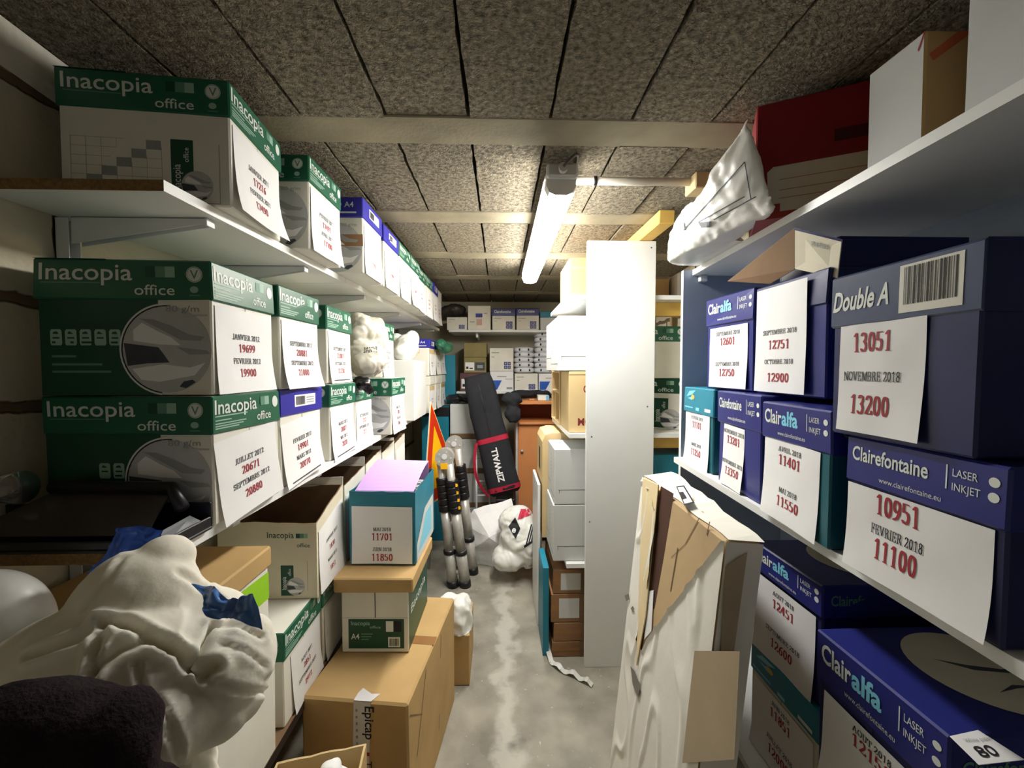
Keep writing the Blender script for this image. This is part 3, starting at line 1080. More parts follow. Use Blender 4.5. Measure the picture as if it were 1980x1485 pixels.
def paper_box(side, x, y, yaw, w, d, h, lh, zr, label, lid='green', body='green', lines=None, lab=(0.04, 0.0, 0.96, 0.69), rot=0.0,
              group=None, bodymat=WCARD, curl=0.006, icons=(0, 1, 2, 3, 4), open_top=False, bar=False, tape=False, lidback=0.0, sq=1.1, ends=True, k=0.0, cu=0.5, lift=0.0):
    """box with a lift-off lid; x, y = corner of the lid nearest to the aisle and to the door"""
    sg = -1 if side == 'L' else 1
    a = math.radians(yaw)
    cx = x + math.cos(a) * sg * d / 2 - math.sin(a) * w / 2
    cy = y + math.sin(a) * sg * d / 2 + math.cos(a) * w / 2
    t = thing('paper_box', label, 'box', (cx, cy, H + zr), a, group)
    front = '+x' if side == 'L' else '-x'
    rnd_ = random.Random(int(x * 1000) + int(y * 997))
    e = 0.004
    m = MB()
    F_ = m.box(-d / 2 + e, -w / 2 + e, 0, d / 2 - e, w / 2 - e, h - 0.004, bodymat, 0.003, None, 0.0015, rnd_)
    if body == 'green':
        body_green(m, F_['-y'], icons)
    elif body == 'grid':
        body_grid(m, F_['-y'])
    elif body == 'pic':
        picture(m, F_['-y'], 0.72, 0.345, 0.083, False)
        m.decal(fit('80 g/m', 0.76, 0.93, 0.63, 0.010, F_['-y'].w, F_['-y'].h), F_['-y'], GREY, 0.001)
    elif body == 'strip':
        small_green(m, F_['-y'], 0.42, 0.03, 0.58, 0.6)
    if tape:
        m.decal([rect(0, 0.36, 1, 0.52)], F_['-y'], TAPE, 0.0008)
    # join of the two flaps under the lid
    m.decal([rect(0.497, 0.5, 0.503, 0.8)], F_[front], INK, 0.0004)
    m.build('body', t)
    m = MB()
    lm = LIDS[lid]
    G = m.box(-d / 2, -w / 2, h - lh, d / 2, w / 2, h, lm, 0.003, {'+z': WCARD} if lid == 'green' else None, 0.002, rnd_)
    if lid in ('green', 'dgreen'):
        lid_green(m, G['-y'], True)
        if ends:
            lid_green(m, G[front], False)
        top = G['+z']
        m.decal([rect(0, 0, 0.4, 1)], top, lm, 0.0004)
    elif lid == 'blue':
        lid_blue(m, G['-y'], False)
        if ends:
            lid_blue(m, G[front], True)
    elif lid == 'alfa':
        lid_alfa(m, G[front])
        tf = G['+z']
        m.decal([disc(0.60, 0.5, 0.098 / tf.w, 0.092 / tf.h, 40)], tf, CREAM)
        m.decal([[(0.42, 0.62), (0.55, 0.50), (0.72, 0.46), (0.80, 0.52), (0.70, 0.50), (0.55, 0.55)], [(0.5, 0.3), (0.62, 0.36), (0.75, 0.34), (0.62, 0.33)]], tf, DGREY, 0.0009)
        m.decal(fit('Clairefontaine', 0.06, 0.5, 0.4, 0.02, G['-y'].w, G['-y'].h, 0.018), G['-y'], PRINTM)
    elif lid == 'fontaine':
        lid_fontaine(m, G[front])
    elif lid == 'double':
        lid_double(m, G[front])
        m.decal([rect(0, 0, 1, 1)], G['-y'], DNAVY, 0.0003)
    elif lid == 'teal':
        lid_teal(m, G[front])
    m.build('lid', t)
    if lines is not None:
        sheet('paper_label', t, F_[front], lab, lines, rot, curl, int(abs(y) * 1000), bar, None, sq, cu, lift)
    t['_dims'] = 0
    del t['_dims']
    return t, F_, G


def PB(side, P, label, **kw):
    return paper_box(side, *P, label, **kw)


GU, GM, GR = 'paper boxes on the high left shelf', 'paper boxes on the middle left shelf', 'blue paper boxes on the right shelving'
L1 = PB('L', (-0.532, 0.853, 5.8, 0.238, 0.309, 0.247, 0.072, 0.3225), 'big white paper box with dark green lid, sheet reading 17216, high left shelf', body='grid',
        lines=lines12('JANVIER 2011', '17216', 'FEVRIER 2011', '17490'), group=GU, curl=0.012)
PB('L', (-0.511, 1.143, -0.6, 0.219, 0.312, 0.253, 0.073, 0.3225), 'green lidded white box with pale grey print, second on the high left shelf', body='pic',
   lines=lines12('FEVRIER 2011', '17491', 'AVRIL 2011', '17700'), group=GU)
PB('L', (-0.458, 1.423, -1.0, 0.214, 0.312, 0.255, 0.070, 0.3225), 'white box with violet blue lid and brown tape band on its side, high left shelf', lid='blue', body='pic', tape=True,
   lines=[('17701', 0.25, 0.014, RED)], group=GU)
PB('L', (-0.452, 1.652, -1.2, 0.216, 0.312, 0.244, 0.066, 0.3225), 'white box with violet blue lid behind the brown taped one, high left shelf', lid='blue', body='none',
   lines=[('17900', 0.35, 0.014, RED)], group=GU)
yy = 1.885
for i, (lid, w, dx, lab) in enumerate((('green', .21, 0, 'green lidded white box next behind the two violet blue lids, high left shelf'), ('green', .215, .004, 'white box with green lid, sixth from the door on the high left shelf'),
                                       ('green', .215, -.004, 'white box with green lid, seventh from the door on the high left shelf'), ('green', .215, .002, 'green lidded box just before the far violet blue lid, high left shelf'),
                                       ('blue', .215, .006, 'far white box with violet blue lid near the end of the high left shelf'), ('white', .215, .0, 'plain white box after the far violet blue lid, high left shelf'))):
    PB('L', (-0.447 + dx, yy, -0.8, w, 0.312, 0.25, 0.068, 0.3225), lab, lid=lid, body='none', group=GU,
       lines=[('MARS 2011', 0.6, 0.009, INK), ('18%d' % (150 + 130 * i), 0.45, 0.013, RED), ('MAI 2011', 0.3, 0.009, INK)])
    yy += w + 0.006

PB('L', (-0.526, 0.766, -2.6, 0.217, 0.318, 0.243, 0.072, -0.2935), 'green paper box with sheet reading JUILLET 2012 20671, under the one reading 19699', lines=lines12('JUILLET 2012', '20671', 'SEPTEMBRE 2012', '20880'), icons=(3, 4), rot=0.1, group=GM)
PB('L', (-0.528, 1.005, -1.9, 0.22, 0.312, 0.241, 0.067, -0.2935), 'violet blue lidded box with barcode card, sheet reading 19901 and 20070', lid='blue', body='none', lines=lines12('FEVRIER 2012', '19901', 'MARS 2012', '20070'), rot=0.09, bar=True, group=GM)
PB('L', (-0.530, 1.303, -0.8, 0.221, 0.312, 0.243, 0.073, -0.2935), 'green lidded box right behind the barcode box reading 19901, lower tier', body='none', lines=lines12('MARS 2012', '2007', 'MAI 2012', '2020'), bar=True, rot=0.05, group=GM)
PB('L', (-0.545, 1.575, -1.0, 0.20, 0.31, 0.235, 0.07, -0.2935), 'green lidded box with a small black bag lying on it, lower left tier', body='none', lines=lines12('OCTOBRE 2012', '212', 'NOVEMBRE 2012', '213'), group=GM)
PB('L', (-0.472, 1.815, -2.2, 0.221, 0.312, 0.251, 0.080, -0.2935), 'green lidded box with grey sea print, in front of the tall plain white carton', lid='green', body='pic', lines=lines12('MAI 2012', '205', 'JUIN 2012', '206'), group=GM)
PB('L', (-0.527, 0.776, 1.0, 0.219, 0.310, 0.248, 0.074, -0.0495), 'green paper box with sheet reading JANVIER 2012 19699, nearest on the upper tier', lines=lines12('JANVIER 2012', '19699', 'FEVRIER 2012', '19900'), group=GM)
PB('L', (-0.525, 1.004, -0.6, 0.217, 0.312, 0.251, 0.076, -0.0515), 'green lidded box with sheet reading SEPTEMBRE 21000, beside the one reading 19699', body='none', lines=lines12('SEPTEMBRE 2012', '20881', 'SEPTEMBRE 2012', '21000'), group=GM, curl=0.01)
PB('L', (-0.548, 1.333, 0.0, 0.219, 0.312, 0.252, 0.078, -0.0495), 'green lidded box with sheet reading 21230, beside the crumpled clear plastic bag', body='none', lines=lines12('SEPTEMBRE 2012', '21001', 'OCTOBRE 2012', '21230'), bar=True, group=GM)
PB('L', (-0.536, 1.903, -0.6, 0.21, 0.30, 0.256, 0.078, -0.0415), 'small looking green lidded white box behind the crumpled clear plastic bag', body='none', lines=lines12('JANVIER 2013', '216', 'MARS 2013', '217'), group=GM)

# right hand boxes
PB('R', (0.617, 1.168, -2.5, 0.212, 0.305, 0.249, 0.082, -0.3105), 'teal lidded box with sheet reading 11101, at the blue grey end panel', lid='teal', body='none', bodymat=DTEAL, lab=(0.03, 0.0, 0.9, 0.70), lines=lines18('FEVRIER 2018', '11101', 'MARS 2018', '11250'), group=GR)
PB('R', (0.586, 0.904, -4.7, 0.217, 0.305, 0.25, 0.086, -0.3105), 'navy box with sheet reading NOVEMBRE 2018 13201 and 13350', lid='fontaine', body='none', bodymat=NAVY, lab=(0.14, 0.01, 0.66, 0.66), lines=lines18('NOVEMBRE 2018', '13201', 'NOVEMBRE 2018', '13350'), group=GR, rot=-0.02)
PB('R', (0.556, 0.672, -4.8, 0.21, 0.305, 0.24, 0.077, -0.3105), 'navy lidded teal box with sheet reading AVRIL 2018 11401', lid='alfa', body='none', bodymat=DTEAL, lab=(0.02, 0.0, 0.88, 0.70), lines=lines18('AVRIL 2018', '11401', 'MAI 2018', '11550'), group=GR, rot=-0.02)
PB('R', (0.546, 0.420, -2.4, 0.219, 0.305, 0.205, 0.072, -0.3105), 'navy lidded box with big sheet reading FEVRIER 2018 11100, nearest on the right shelving', lid='fontaine', body='none', bodymat=DNAVY, lab=(0.0, 0.0, 0.95, 0.655),
   lines=[('10951', 0.74, 0.030, RED), ('FEVRIER 2018', 0.51, 0.0145, INK), ('11100', 0.24, 0.030, RED)], group=GR, cu=0.42, sq=0.72)
PB('R', (0.632, 1.012, 3.2, 0.215, 0.30, 0.262, 0.08, -0.0595), 'navy box with sheet reading SEPTEMBRE 2018 12601 and 12750', lid='alfa', body='none', bodymat=NAVY, lab=(0.08, 0.02, 0.9, 0.68), lines=lines18('SEPTEMBRE 2018', '12601', 'SEPTEMBRE 2018', '12750'), group=GR)
PB('R', (0.627, 0.775, 0.5, 0.218, 0.30, 0.253, 0.07, -0.0595), 'navy box with tall sheet over its lid reading SEPTEMBRE 2018 12751', lid='navy', body='none', bodymat=NAVY, lab=(0.04, 0.02, 0.80, 0.98), lines=lines18('SEPTEMBRE 2018', '12751', 'OCTOBRE 2018', '12900', (0.55, 0.41, 0.27, 0.10)), group=GR, curl=0.004, lift=0.0065)
PB('R', (0.541, 0.447, -0.3, 0.218, 0.30, 0.252, 0.083, -0.1045), 'slate navy box with big white barcode and sheet reading NOVEMBRE 2018 13200', lid='double', body='none', bodymat=DNAVY, lab=(0.08, 0.03, 0.72, 0.80),
   lines=[('13051', 0.64, 0.029, RED), ('NOVEMBRE 2018', 0.41, 0.0142, INK), ('13200', 0.15, 0.029, RED)], group=GR, curl=0.004, cu=0.42, sq=0.72)
# lower boxes on the right
GB = 'paper boxes under the right board'
PB('R', (0.638, 0.779, 0.5, 0.222, 0.29, 0.25, 0.067, -0.68), 'navy lidded box with sheet reading 12451, beside the tall wrapped carton', lid='alfa', body='none', bodymat=DNAVY, lab=(0.05, -0.02, 0.93, 0.72),
   lines=lines18('AOUT 2018', '12451', 'SEPTEMBRE 2018', '12600'), group=GB)
PB('R', (0.632, 0.772, 0, 0.225, 0.295, 0.248, 0.07, -0.930), 'white box with dark teal lid under the box reading 12451', lid='teal', body='none', lab=(0.05, 0, 0.95, 0.7),
   lines=lines18('JUIN 2018', '11851', 'JUILLET 2018', '12000'), group=GB)
PB('R', (0.580, 0.497, 0, 0.222, 0.30, 0.25, 0.092, -0.723), 'navy lidded box with a white 80 card on it, bottom right corner', lid='alfa', body='none', bodymat=DNAVY, lab=(0.06, 0, 0.94, 0.60),
   lines=lines18('AOUT 2018', '12151', 'AOUT 2018', '12300'), group=GB)
t = thing('carton', 'plain brown carton carrying the navy box in the bottom right corner', 'box', (0.735, 0.608, H - 0.930))
m = MB()
m.box(-0.15, -0.11, 0, 0.15, 0.11, 0.205, BROWN, 0.003)
m.build('body', t)


def atz(px, py, zr):
    """world point on the level plane H + zr behind the photo pixel"""
    d = CR @ Vector(((px - 990) / F, 1, -(py - 742.5) / F))
    k = zr / d.z
    return Vector((d.x * k, d.y * k, H + zr))


def flat(o, ux, vx):
    def fn(u, v, e=0):
        p = Vector(o) + Vector(ux) * u + Vector(vx) * v
        return p + Vector((0, 0, 1)) * e
    fn.w, fn.h = Vector(ux).length, Vector(vx).length
    return fn


m = MB()
q = [atz(*p, -0.472) for p in ((1893, 1480), (1982, 1470), (1891, 1412), (1836, 1424))]
m.slab(q, 0.0006, PAPER, 0.0002)
fn = flat(q[0] + Vector((0, 0, 0.0012)), q[1] - q[0], q[3] - q[0])
m.decal(fit('80', 0.2, 0.62, 0.2, fn.h * 0.36, fn.w, fn.h, 0.01), fn, INK, 0.0003)
m.decal(fit('White paper', 0.2, 0.8, 0.72, fn.h * 0.12, fn.w, fn.h), fn, GREY, 0.0003)
tag(m.build('paper_card'), 'small white card reading 80 lying on a navy lid', 'card')


# ------------------------------------------------------------------ open boxes
def open_box(name, label, loc, rz, w, d, h, out, inn, group=None, tops=None, t=0.004, cat='box', mats=None, bottom=KRAFT):
    """box without lid, w along x, d along y, walls of thickness t; tops = rim heights at the 4 corners"""
    tt = thing(name, label, cat, loc, rz, group)
    m = MB()
    tops = tops or (h, h, h, h)
    X, Y = w / 2, d / 2
    co = [(-X, -Y), (X, -Y), (X, Y), (-X, Y)]
    ci = [(-X + t, -Y + t), (X - t, -Y + t), (X - t, Y - t), (-X + t, Y - t)]
    out_fn = {}
    rr = random.Random(int(1000 * w + loc[1] * 100))
    for k, nm in enumerate(('-y', '+x', '+y', '-x')):
        j = (k + 1) % 4
        om = (mats or {}).get(nm, out)
        n = 8
        rim = []
        for q in range(n + 1):
            a = q / n
            z = tops[k] * (1 - a) + tops[j] * a + (rr.uniform(-0.0025, 0.0025) if 0 < q < n else 0)
            rim.append((a, z))

        def L_(p, r, a):
            return (p[0] * (1 - a) + r[0] * a, p[1] * (1 - a) + r[1] * a)
        for (a, za), (c, zc) in zip(rim, rim[1:]):
            oa, oc, ia, ic = L_(co[k], co[j], a), L_(co[k], co[j], c), L_(ci[k], ci[j], a), L_(ci[k], ci[j], c)
            m.poly([(*oa, 0), (*oc, 0), (*oc, zc), (*oa, za)], om)
            m.poly([(*ic, t), (*ia, t), (*ia, za), (*ic, zc)], inn)
            m.poly([(*oa, za), (*oc, zc), (*ic, zc), (*ia, za)], inn)
        p0, p1 = Vector((*co[k], 0)), Vector((*co[j], 0))
        nrm = Vector((p1.y - p0.y, p0.x - p1.x, 0)).normalized()

        def fn(u, v, e=0.0006, p0=p0, p1=p1, n_=nrm, a=tops[k], c=tops[j]):
            p = p0 * (1 - u) + p1 * u
            return p + Vector((0, 0, v * (a * (1 - u) + c * u))) + n_ * e
        fn.w, fn.h = (p1 - p0).length, (tops[k] + tops[j]) / 2
        out_fn[nm] = fn
    m.poly([(*p, t) for p in ci], bottom)
    m.poly([(*p, 0) for p in reversed(co)], out)
    return tt, m, out_fn


def left_lower_x(Y):
    return -0.536


GO = 'open white paper boxes on the lowest left shelf'
GL_ = 'paper boxes under the open ones, lowest left shelf'
# two lidded boxes carrying the open row
PB('L', (-0.552, 1.043, 0, 0.228, 0.305, 0.252, 0.075, -0.929), 'green lidded box with sheet reading AOUT 2011 2851, under the nearest open box', body='none', lines=lines12('AOUT 2011', '2851', 'SEPTEMBRE 2011', '2972', k=0.9), rot=0.05, group=GL_, lab=(0.18, 0, 0.95, 0.69))
yq = 1.277
labs = ['green lidded box behind the 2851 one, half hidden by the brown lid', 'third green lidded box of the low row, hidden behind the teal box', 'fourth green lidded box of the low row, hidden behind the teal box', 'fifth green lidded box of the low row near the warning triangle']
for i, lab in enumerate(labs):
    PB('L', (-0.552, yq, 0, 0.225, 0.305, 0.252, 0.075, -0.929), lab, body='none', lines=[], group=GL_)
    yq += 0.23
ys = [1.205, 1.425, 1.655, 1.885, 2.115]
ol = ['open white box with grey print, sheet reading 1830, nearest of the open row', 'open white box second in the open row, dark brown inside', 'open white box third in the open row, right behind the purple folder', 'open white box fourth in the open row under the middle left shelf', 'open white box last in the open row before the warning triangle']
for i, y in enumerate(ys):
    w = 0.205 if i == 0 else 0.215
    hh = [0.235, 0.28, 0.30, 0.30, 0.30][i]
    tops = (hh - 0.005, hh - 0.012, hh + 0.045, hh + 0.03) if i == 0 else (hh, hh - 0.01, hh + 0.01, hh)
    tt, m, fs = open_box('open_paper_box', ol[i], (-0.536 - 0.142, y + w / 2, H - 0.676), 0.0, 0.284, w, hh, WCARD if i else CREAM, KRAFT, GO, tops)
    if i == 0:
        fn = fs['-y']
        m.decal(fit('Inacopia', 0.50, 0.77, 0.80, 0.018, fn.w, fn.h, 0.004), fn, DGREEN)
        for k, mt in enumerate((DGREEN, PRINTM, PRINTG)):
            m.decal([rect(0.79 + 0.04 * k, 0.80, 0.83 + 0.04 * k, 0.86)], fn, mt)
        m.decal(fit('office', 0.80, 0.93, 0.68, 0.012, fn.w, fn.h), fn, DGREEN)
        small_green(m, fn, 0.63, 0.04, 0.76, 0.44)
        m.decal([rect(0.90, 0.1, 0.904, 0.5)], fn, GREY)
    m.build('body', tt)
    if i:
        m2 = MB()
        m2.slab([(-0.135, -w / 2 + 0.006, hh - 0.03), (0.134, -w / 2 + 0.006, hh - 0.035), (0.134, -w / 2 + 0.012, hh + 0.02), (-0.135, -w / 2 + 0.010, hh + 0.012)], 0.003, WCARD)
        m2.build('flap', tt)
    sheet('paper_label', tt, fs['+x'], (0.05, 0.02, 0.95, 0.86), lines12('JANVIER 2012', '1830', 'MARS 2012', '1851', (0.66, 0.5, 0.34, 0.18), 0.9) if i == 0 else [('AVRIL 2012', 0.5, 0.009, INK), ('19%d' % (11 + 13 * i), 0.3, 0.013, RED)], 0.0, 0.008, 50 + i)

# brown lidded box with the lime print, on a plain white box
t = thing('carton', 'white box with plain brown lid and lime green print, behind the white cloth bag', 'box', (-0.70, 0.825, H - 0.672))
m = MB()
Fz = m.box(-0.152, -0.15, 0, 0.152, 0.15, 0.245, WCARD, 0.003)
fn = Fz['+x']
m.decal([[(0, 0.60), (1, 0.52), (1, 0.78), (0, 0.86)]], fn, LIME)
m.decal([[(0, 0.02), (1, 0.02), (1, 0.14), (0, 0.2)]], fn, LIME)
m.decal(fit('2', 0.50, 0.56, 0.32, 0.02, fn.w, fn.h), fn, INK)
m.build('body', t)
m = MB()
m.box(-0.158, -0.156, 0.205, 0.158, 0.156, 0.252, BROWN, 0.004)
m.build('lid', t)
t = thing('carton', 'plain white box under the brown lidded lime printed box', 'box', (-0.70, 0.815, H - 0.929))
m = MB()
m.box(-0.155, -0.175, 0, 0.155, 0.175, 0.255, WCARD, 0.004, None, 0.002)
m.build('body', t)
t = thing('carton', 'pale carton standing under the white cloth bag in the near left corner', 'box', (-0.655, 0.45, H - 0.929))
m = MB()
m.box(-0.19, -0.17, 0, 0.19, 0.17, 0.29, GREYBOX, 0.004)
m.build('body', t)

# teal box with the lilac folder, on the brown lidded box, on the big carton
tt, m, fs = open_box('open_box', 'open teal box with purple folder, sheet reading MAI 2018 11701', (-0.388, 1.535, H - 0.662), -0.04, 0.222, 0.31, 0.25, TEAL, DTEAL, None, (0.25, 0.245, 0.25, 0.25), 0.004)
m.build('body', tt)
sheet('paper_label', tt, fs['-y'], (0.035, 0.02, 0.955, 0.80), [('MAI 2018', 0.57, 0.0125, INK), ('11701', 0.41, 0.024, RED), ('JUIN 2018', 0.22, 0.0125, INK), ('11850', 0.05, 0.024, RED)], 0.0, 0.003, 5, False, None, 0.98)
m = MB()
fn = fs['+x']
m.decal([[(0.05, 0.0), (0.92, 0.0), (0.92, 0.62), (0.45, 0.6), (0.05, 0.25)]], fn, GREYBOX, 0.001)
m.decal([[(0.1, 0.1), (0.8, 0.1), (0.8, 0.5), (0.5, 0.5)]], fn, CYAN, 0.0015)
m.build('side_print', tt)
fo = thing('folder', 'lilac folder leaning in the open teal box', 'folder', (-0.388, 1.535, H - 0.662), -0.04)
m = MB()
n = 10
v = []
for k in range(n + 1):
    a = k / n
    v += [(-0.099, -0.135 + 0.24 * a, 0.246 + 0.055 * math.sin(a * 1.45)), (0.101, -0.135 + 0.24 * a, 0.244 + 0.05 * math.sin(a * 1.45))]
f = [(2 * k, 2 * k + 1, 2 * k + 3, 2 * k + 2) for k in range(n)]
m.mesh(v, f, LILAC)
m.mesh([(x, y, z - 0.0015) for x, y, z in v], [tuple(reversed(q)) for q in f], LILAC)
m.slab([(-0.099, 0.106, 0.02), (0.101, 0.106, 0.02), (0.101, 0.106, 0.293), (-0.099, 0.106, 0.299)], 0.002, LILAC)
m.slab([(-0.099, -0.136, 0.02), (0.101, -0.136, 0.02), (0.101, -0.136, 0.243), (-0.099, -0.136, 0.245)], 0.002, LILAC)
m.build('cover', fo)
m = MB()
for k in range(6):
    m.box(-0.096, 0.03 - 0.024 * k, 0.012, 0.097, 0.031 - 0.024 * k + 0.004, 0.237 + 0.002 * (k % 3), PAPER, 0.0005)
m.build('papers', fo)

t = thing('paper_box', 'white box with plain brown lid and small green A4 print, on the big carton', 'box', (-0.397, 1.455, H - 0.917), -0.03)
m = MB()
Fz = m.box(-0.108, -0.145, 0, 0.108, 0.145, 0.22, WCARD, 0.003, {'+x': DGREEN})
fn = Fz['-y']
m.decal([rect(0.1, 0.06, 0.93, 0.50)], fn, DGREEN)
m.decal(fit('Inacopia', 0.14, 0.42, 0.41, 0.013, fn.w, fn.h, 0.008), fn, PRINTG, 0.0009)
m.decal(fit('office', 0.42, 0.58, 0.36, 0.009, fn.w, fn.h), fn, PRINTG, 0.0009)
m.decal(fit('A4', 0.14, 0.26, 0.2, 0.018, fn.w, fn.h, 0.008), fn, PRINTW, 0.0009)
m.decal([rect(0.29, 0.27, 0.46, 0.285), rect(0.29, 0.23, 0.44, 0.245), rect(0.29, 0.19, 0.4, 0.205)], fn, PRINTM, 0.0009)
m.decal([rect(0.66, 0.31, 0.77, 0.47), rect(0.69, 0.08, 0.87, 0.23)], fn, PRINTW, 0.0009)
m.decal([rect(0.78, 0.31, 0.89, 0.47)], fn, INK, 0.0009)
barcode(m, fn, 0.71, 0.1, 0.85, 0.21, 0.0013, 14)
m.decal([rect(0.496, 0.52, 0.508, 0.9)], fn, INK)
m.decal([rect(0.0, 0.515, 1, 0.522)], fn, LGREY)
m.decal(fit('Bacopia', 0.1, 0.85, 0.5, 0.028, Fz['+x'].w, Fz['+x'].h, 0.01), Fz['+x'], PRINTW)
m.build('body', t)
m = MB()
m.box(-0.126, -0.163, 0.205, 0.126, 0.163, 0.253, BROWN, 0.004, None, 0.002)
m.build('lid', t)

t = thing('carton', 'big brown carton with printed tape strip on the floor left of the aisle', 'box', (-0.371, 1.383, 0), -0.125)
m = MB()
Fz = m.box(-0.155, -0.265, 0, 0.155, 0.265, H - 0.919, BROWN, 0.006, None, 0.003)
fn = Fz['+x']
for a, c in (((0.02, 0.9), (0.5, 0.4)), ((0.55, 0.2), (0.62, 0.95)), ((0.12, 0.5), (0.3, 0.95))):
    m.decal([[a, (a[0] + 0.012, a[1]), (c[0] + 0.012, c[1]), c]], fn, KRAFT)
m.decal([rect(0, 0.46, 1, 0.54), ], Fz['+z'], TAPE)
m.build('body', t)
m = MB()
TW = M('white printed tape', (216, 214, 216), 0.4, 0.03)
fy, fz = Fz['-y'], Fz['+z']
u0, u1 = 0.50, 0.66
m.decal([[(u0 - 0.04, 0.12), (u1 - 0.05, 0.12), (u1, 1.0), (u0, 1.0)]], fy, TW, 0.0012)
m.decal([[(u0, 0.0), (u1, 0.0), (u1 + 0.05, 0.055), (u1 - 0.03, 0.05), (u0 + 0.02, 0.085), (u0 + 0.0, 0.05)]], fz, TW, 0.0012)
tp = sans('Epicap', 0.012)
m.decal(lay(tp, u1 - 0.055, 0.97, 0.026, fy.w, fy.h, 'l', -math.pi / 2), fy, INK, 0.0018)
m.decal([rect(u1 - 0.065, 0.635, u1 - 0.02, 0.66)], fy, RED, 0.0018)
m.decal(lay(sans('Te'), u1 - 0.07, 0.60, 0.022, fy.w, fy.h, 'l', -math.pi / 2), fy, INK, 0.0018)
for k in range(14):
    v = 0.93 - 0.045 * k
    m.decal([rect(u0 + 0.018, v, u0 + 0.035, v + 0.018)], fy, GREY, 0.0018)
m.build('printed_tape', t)

# small open carton in the foreground
tt, m, fs = open_box('open_box', 'small open brown carton with white paper inside, bottom of the picture', (-0.405, 0.845, 0.0), 0.06, 0.20, 0.17, H - 0.90, BROWN, TAN, None, (H - 0.915, H - 0.91, H - 0.872, H - 0.90), 0.005)
m.build('body', tt)



# ------------------------------------------------------------------ soft things
CRT = CR.transposed()
def blob_mesh(ells, vox, smooth, disp=(), seed=0, creases=(), hulls=(), post=1):
    """union of ellipsoids (centre, radii, z turn, x tilt) grown into one skin, then folded; returns verts, faces"""
    vv, ff = [], []
    for el in ells:
        c, r = Vector(el[0]), el[1]
        rz = el[2] if len(el) > 2 else 0
        rx = el[3] if len(el) > 3 else 0
        ry = el[4] if len(el) > 4 else 0
        R = Matrix.Rotation(rz, 3, 'Z') @ Matrix.Rotation(rx, 3, 'X') @ Matrix.Rotation(ry, 3, 'Y')
        i0 = len(vv)
        nu, nv = 24, 14
        for j in range(nv + 1):
            th = math.pi * j / nv
            for k in range(nu):
                ph = 2 * math.pi * k / nu
                vv.append(c + R @ Vector((r[0] * math.sin(th) * math.cos(ph), r[1] * math.sin(th) * math.sin(ph), r[2] * math.cos(th))))
        for j in range(nv):
            for k in range(nu):
                ff.append((i0 + j * nu + k, i0 + (j + 1) * nu + k, i0 + (j + 1) * nu + (k + 1) % nu, i0 + j * nu + (k + 1) % nu))
    for pts in hulls:
        bm = bmesh.new()
        for p in pts:
            bm.verts.new(p)
        bmesh.ops.convex_hull(bm, input=bm.verts)
        bm.verts.index_update()
        i0 = len(vv)
        vv += [v.co.copy() for v in bm.verts]
        ff += [tuple(i0 + v.index for v in f_.verts) for f_ in bm.faces]
        bm.free()
    me = bpy.data.meshes.new('soft')
    me.from_pydata([tuple(p) for p in vv], [], ff)
    ob = bpy.data.objects.new('soft', me)
    COL.objects.link(ob)
    rm = ob.modifiers.new('r', 'REMESH')
    rm.mode = 'VOXEL'
    rm.voxel_size = vox
    sm = ob.modifiers.new('s', 'SMOOTH')
    sm.factor = 0.6
    sm.iterations = smooth
    dg = bpy.context.evaluated_depsgraph_get()
    ev = ob.evaluated_get(dg)
    em = ev.to_mesh()
    V = [v.co.copy() for v in em.vertices]
    Nn = [v.normal.copy() for v in em.vertices]
    Fc = [tuple(p.vertices) for p in em.polygons]
    ev.to_mesh_clear()
    bpy.data.objects.remove(ob)
    bpy.data.meshes.remove(me)
    off = Vector((seed * 7.3, seed * 3.1, seed * 1.7))
    out = []
    for p, n in zip(V, Nn):
        d = 0
        q = p + Vector(noise.noise_vector(p * 6 + off)) * 0.05
        for amp, sc, kind in disp:
            s = Vector((q.x * sc[0], q.y * sc[1], q.z * sc[2])) + off
            x = noise.noise(s)
            if kind == 'r':
                d += amp * (1 - 2 * abs(x) ** 0.7)
            elif kind == 't':
                d += amp * (1 - 2.4 * min(0.6, abs(x)))
            elif kind == 'c':
                d += amp * (1 - min(1, abs(x) * 3.0)) ** 2 - amp * 0.2
            elif kind == 'v':
                d += -amp * max(0, 1 - abs(x) * 7)
            else:
                d += amp * x
        if creases:
            r = CRT @ (p - Vector((0, 0, H)))
            a = Vector((990 + F * r.x / r.y, 742.5 - F * r.z / r.y))
            for pts, depth, wd in creases:
                best = 1e9
                for c0, c1 in zip(pts, pts[1:]):
                    c0, c1 = Vector(c0), Vector(c1)
                    k = max(0, min(1, (a - c0).dot(c1 - c0) / (c1 - c0).length_squared))
                    best = min(best, (a - c0 - (c1 - c0) * k).length)
                s = best / wd
                if s < 3:
                    d += depth * (-max(0, 1 - s) + 0.45 * math.exp(-(s - 1.6) ** 2 * 2))
        out.append(p + n * d)
    nb = [[] for _ in out]
    for f_ in Fc:
        for a, b_ in zip(f_, f_[1:] + f_[:1]):
            nb[a].append(b_)
            nb[b_].append(a)
    for _ in range(post):
        out = [p * 0.5 + sum((out[j] for j in q), Vector()) * (0.5 / len(q)) if q else p for p, q in zip(out, nb)]
    return out, Fc


def soft(name, label, cat, ells, vox, smooth, disp, mat, seed=0, group=None, floor=None, parent=None, creases=(), hulls=()):
    V, Fc = blob_mesh(ells, vox, smooth, disp, seed, creases, hulls)
    if floor is not None:
        V = [Vector((p.x, p.y, max(p.z, floor + 0.0005 * abs(math.sin(p.x * 90))))) for p in V]
    m = MB()
    m.mesh(V, Fc, mat)
    o = m.build(name, parent, True)
    if label:
        tag(o, label, cat, group)
    return o, BVHTree.FromPolygons([tuple(p) for p in V], Fc)


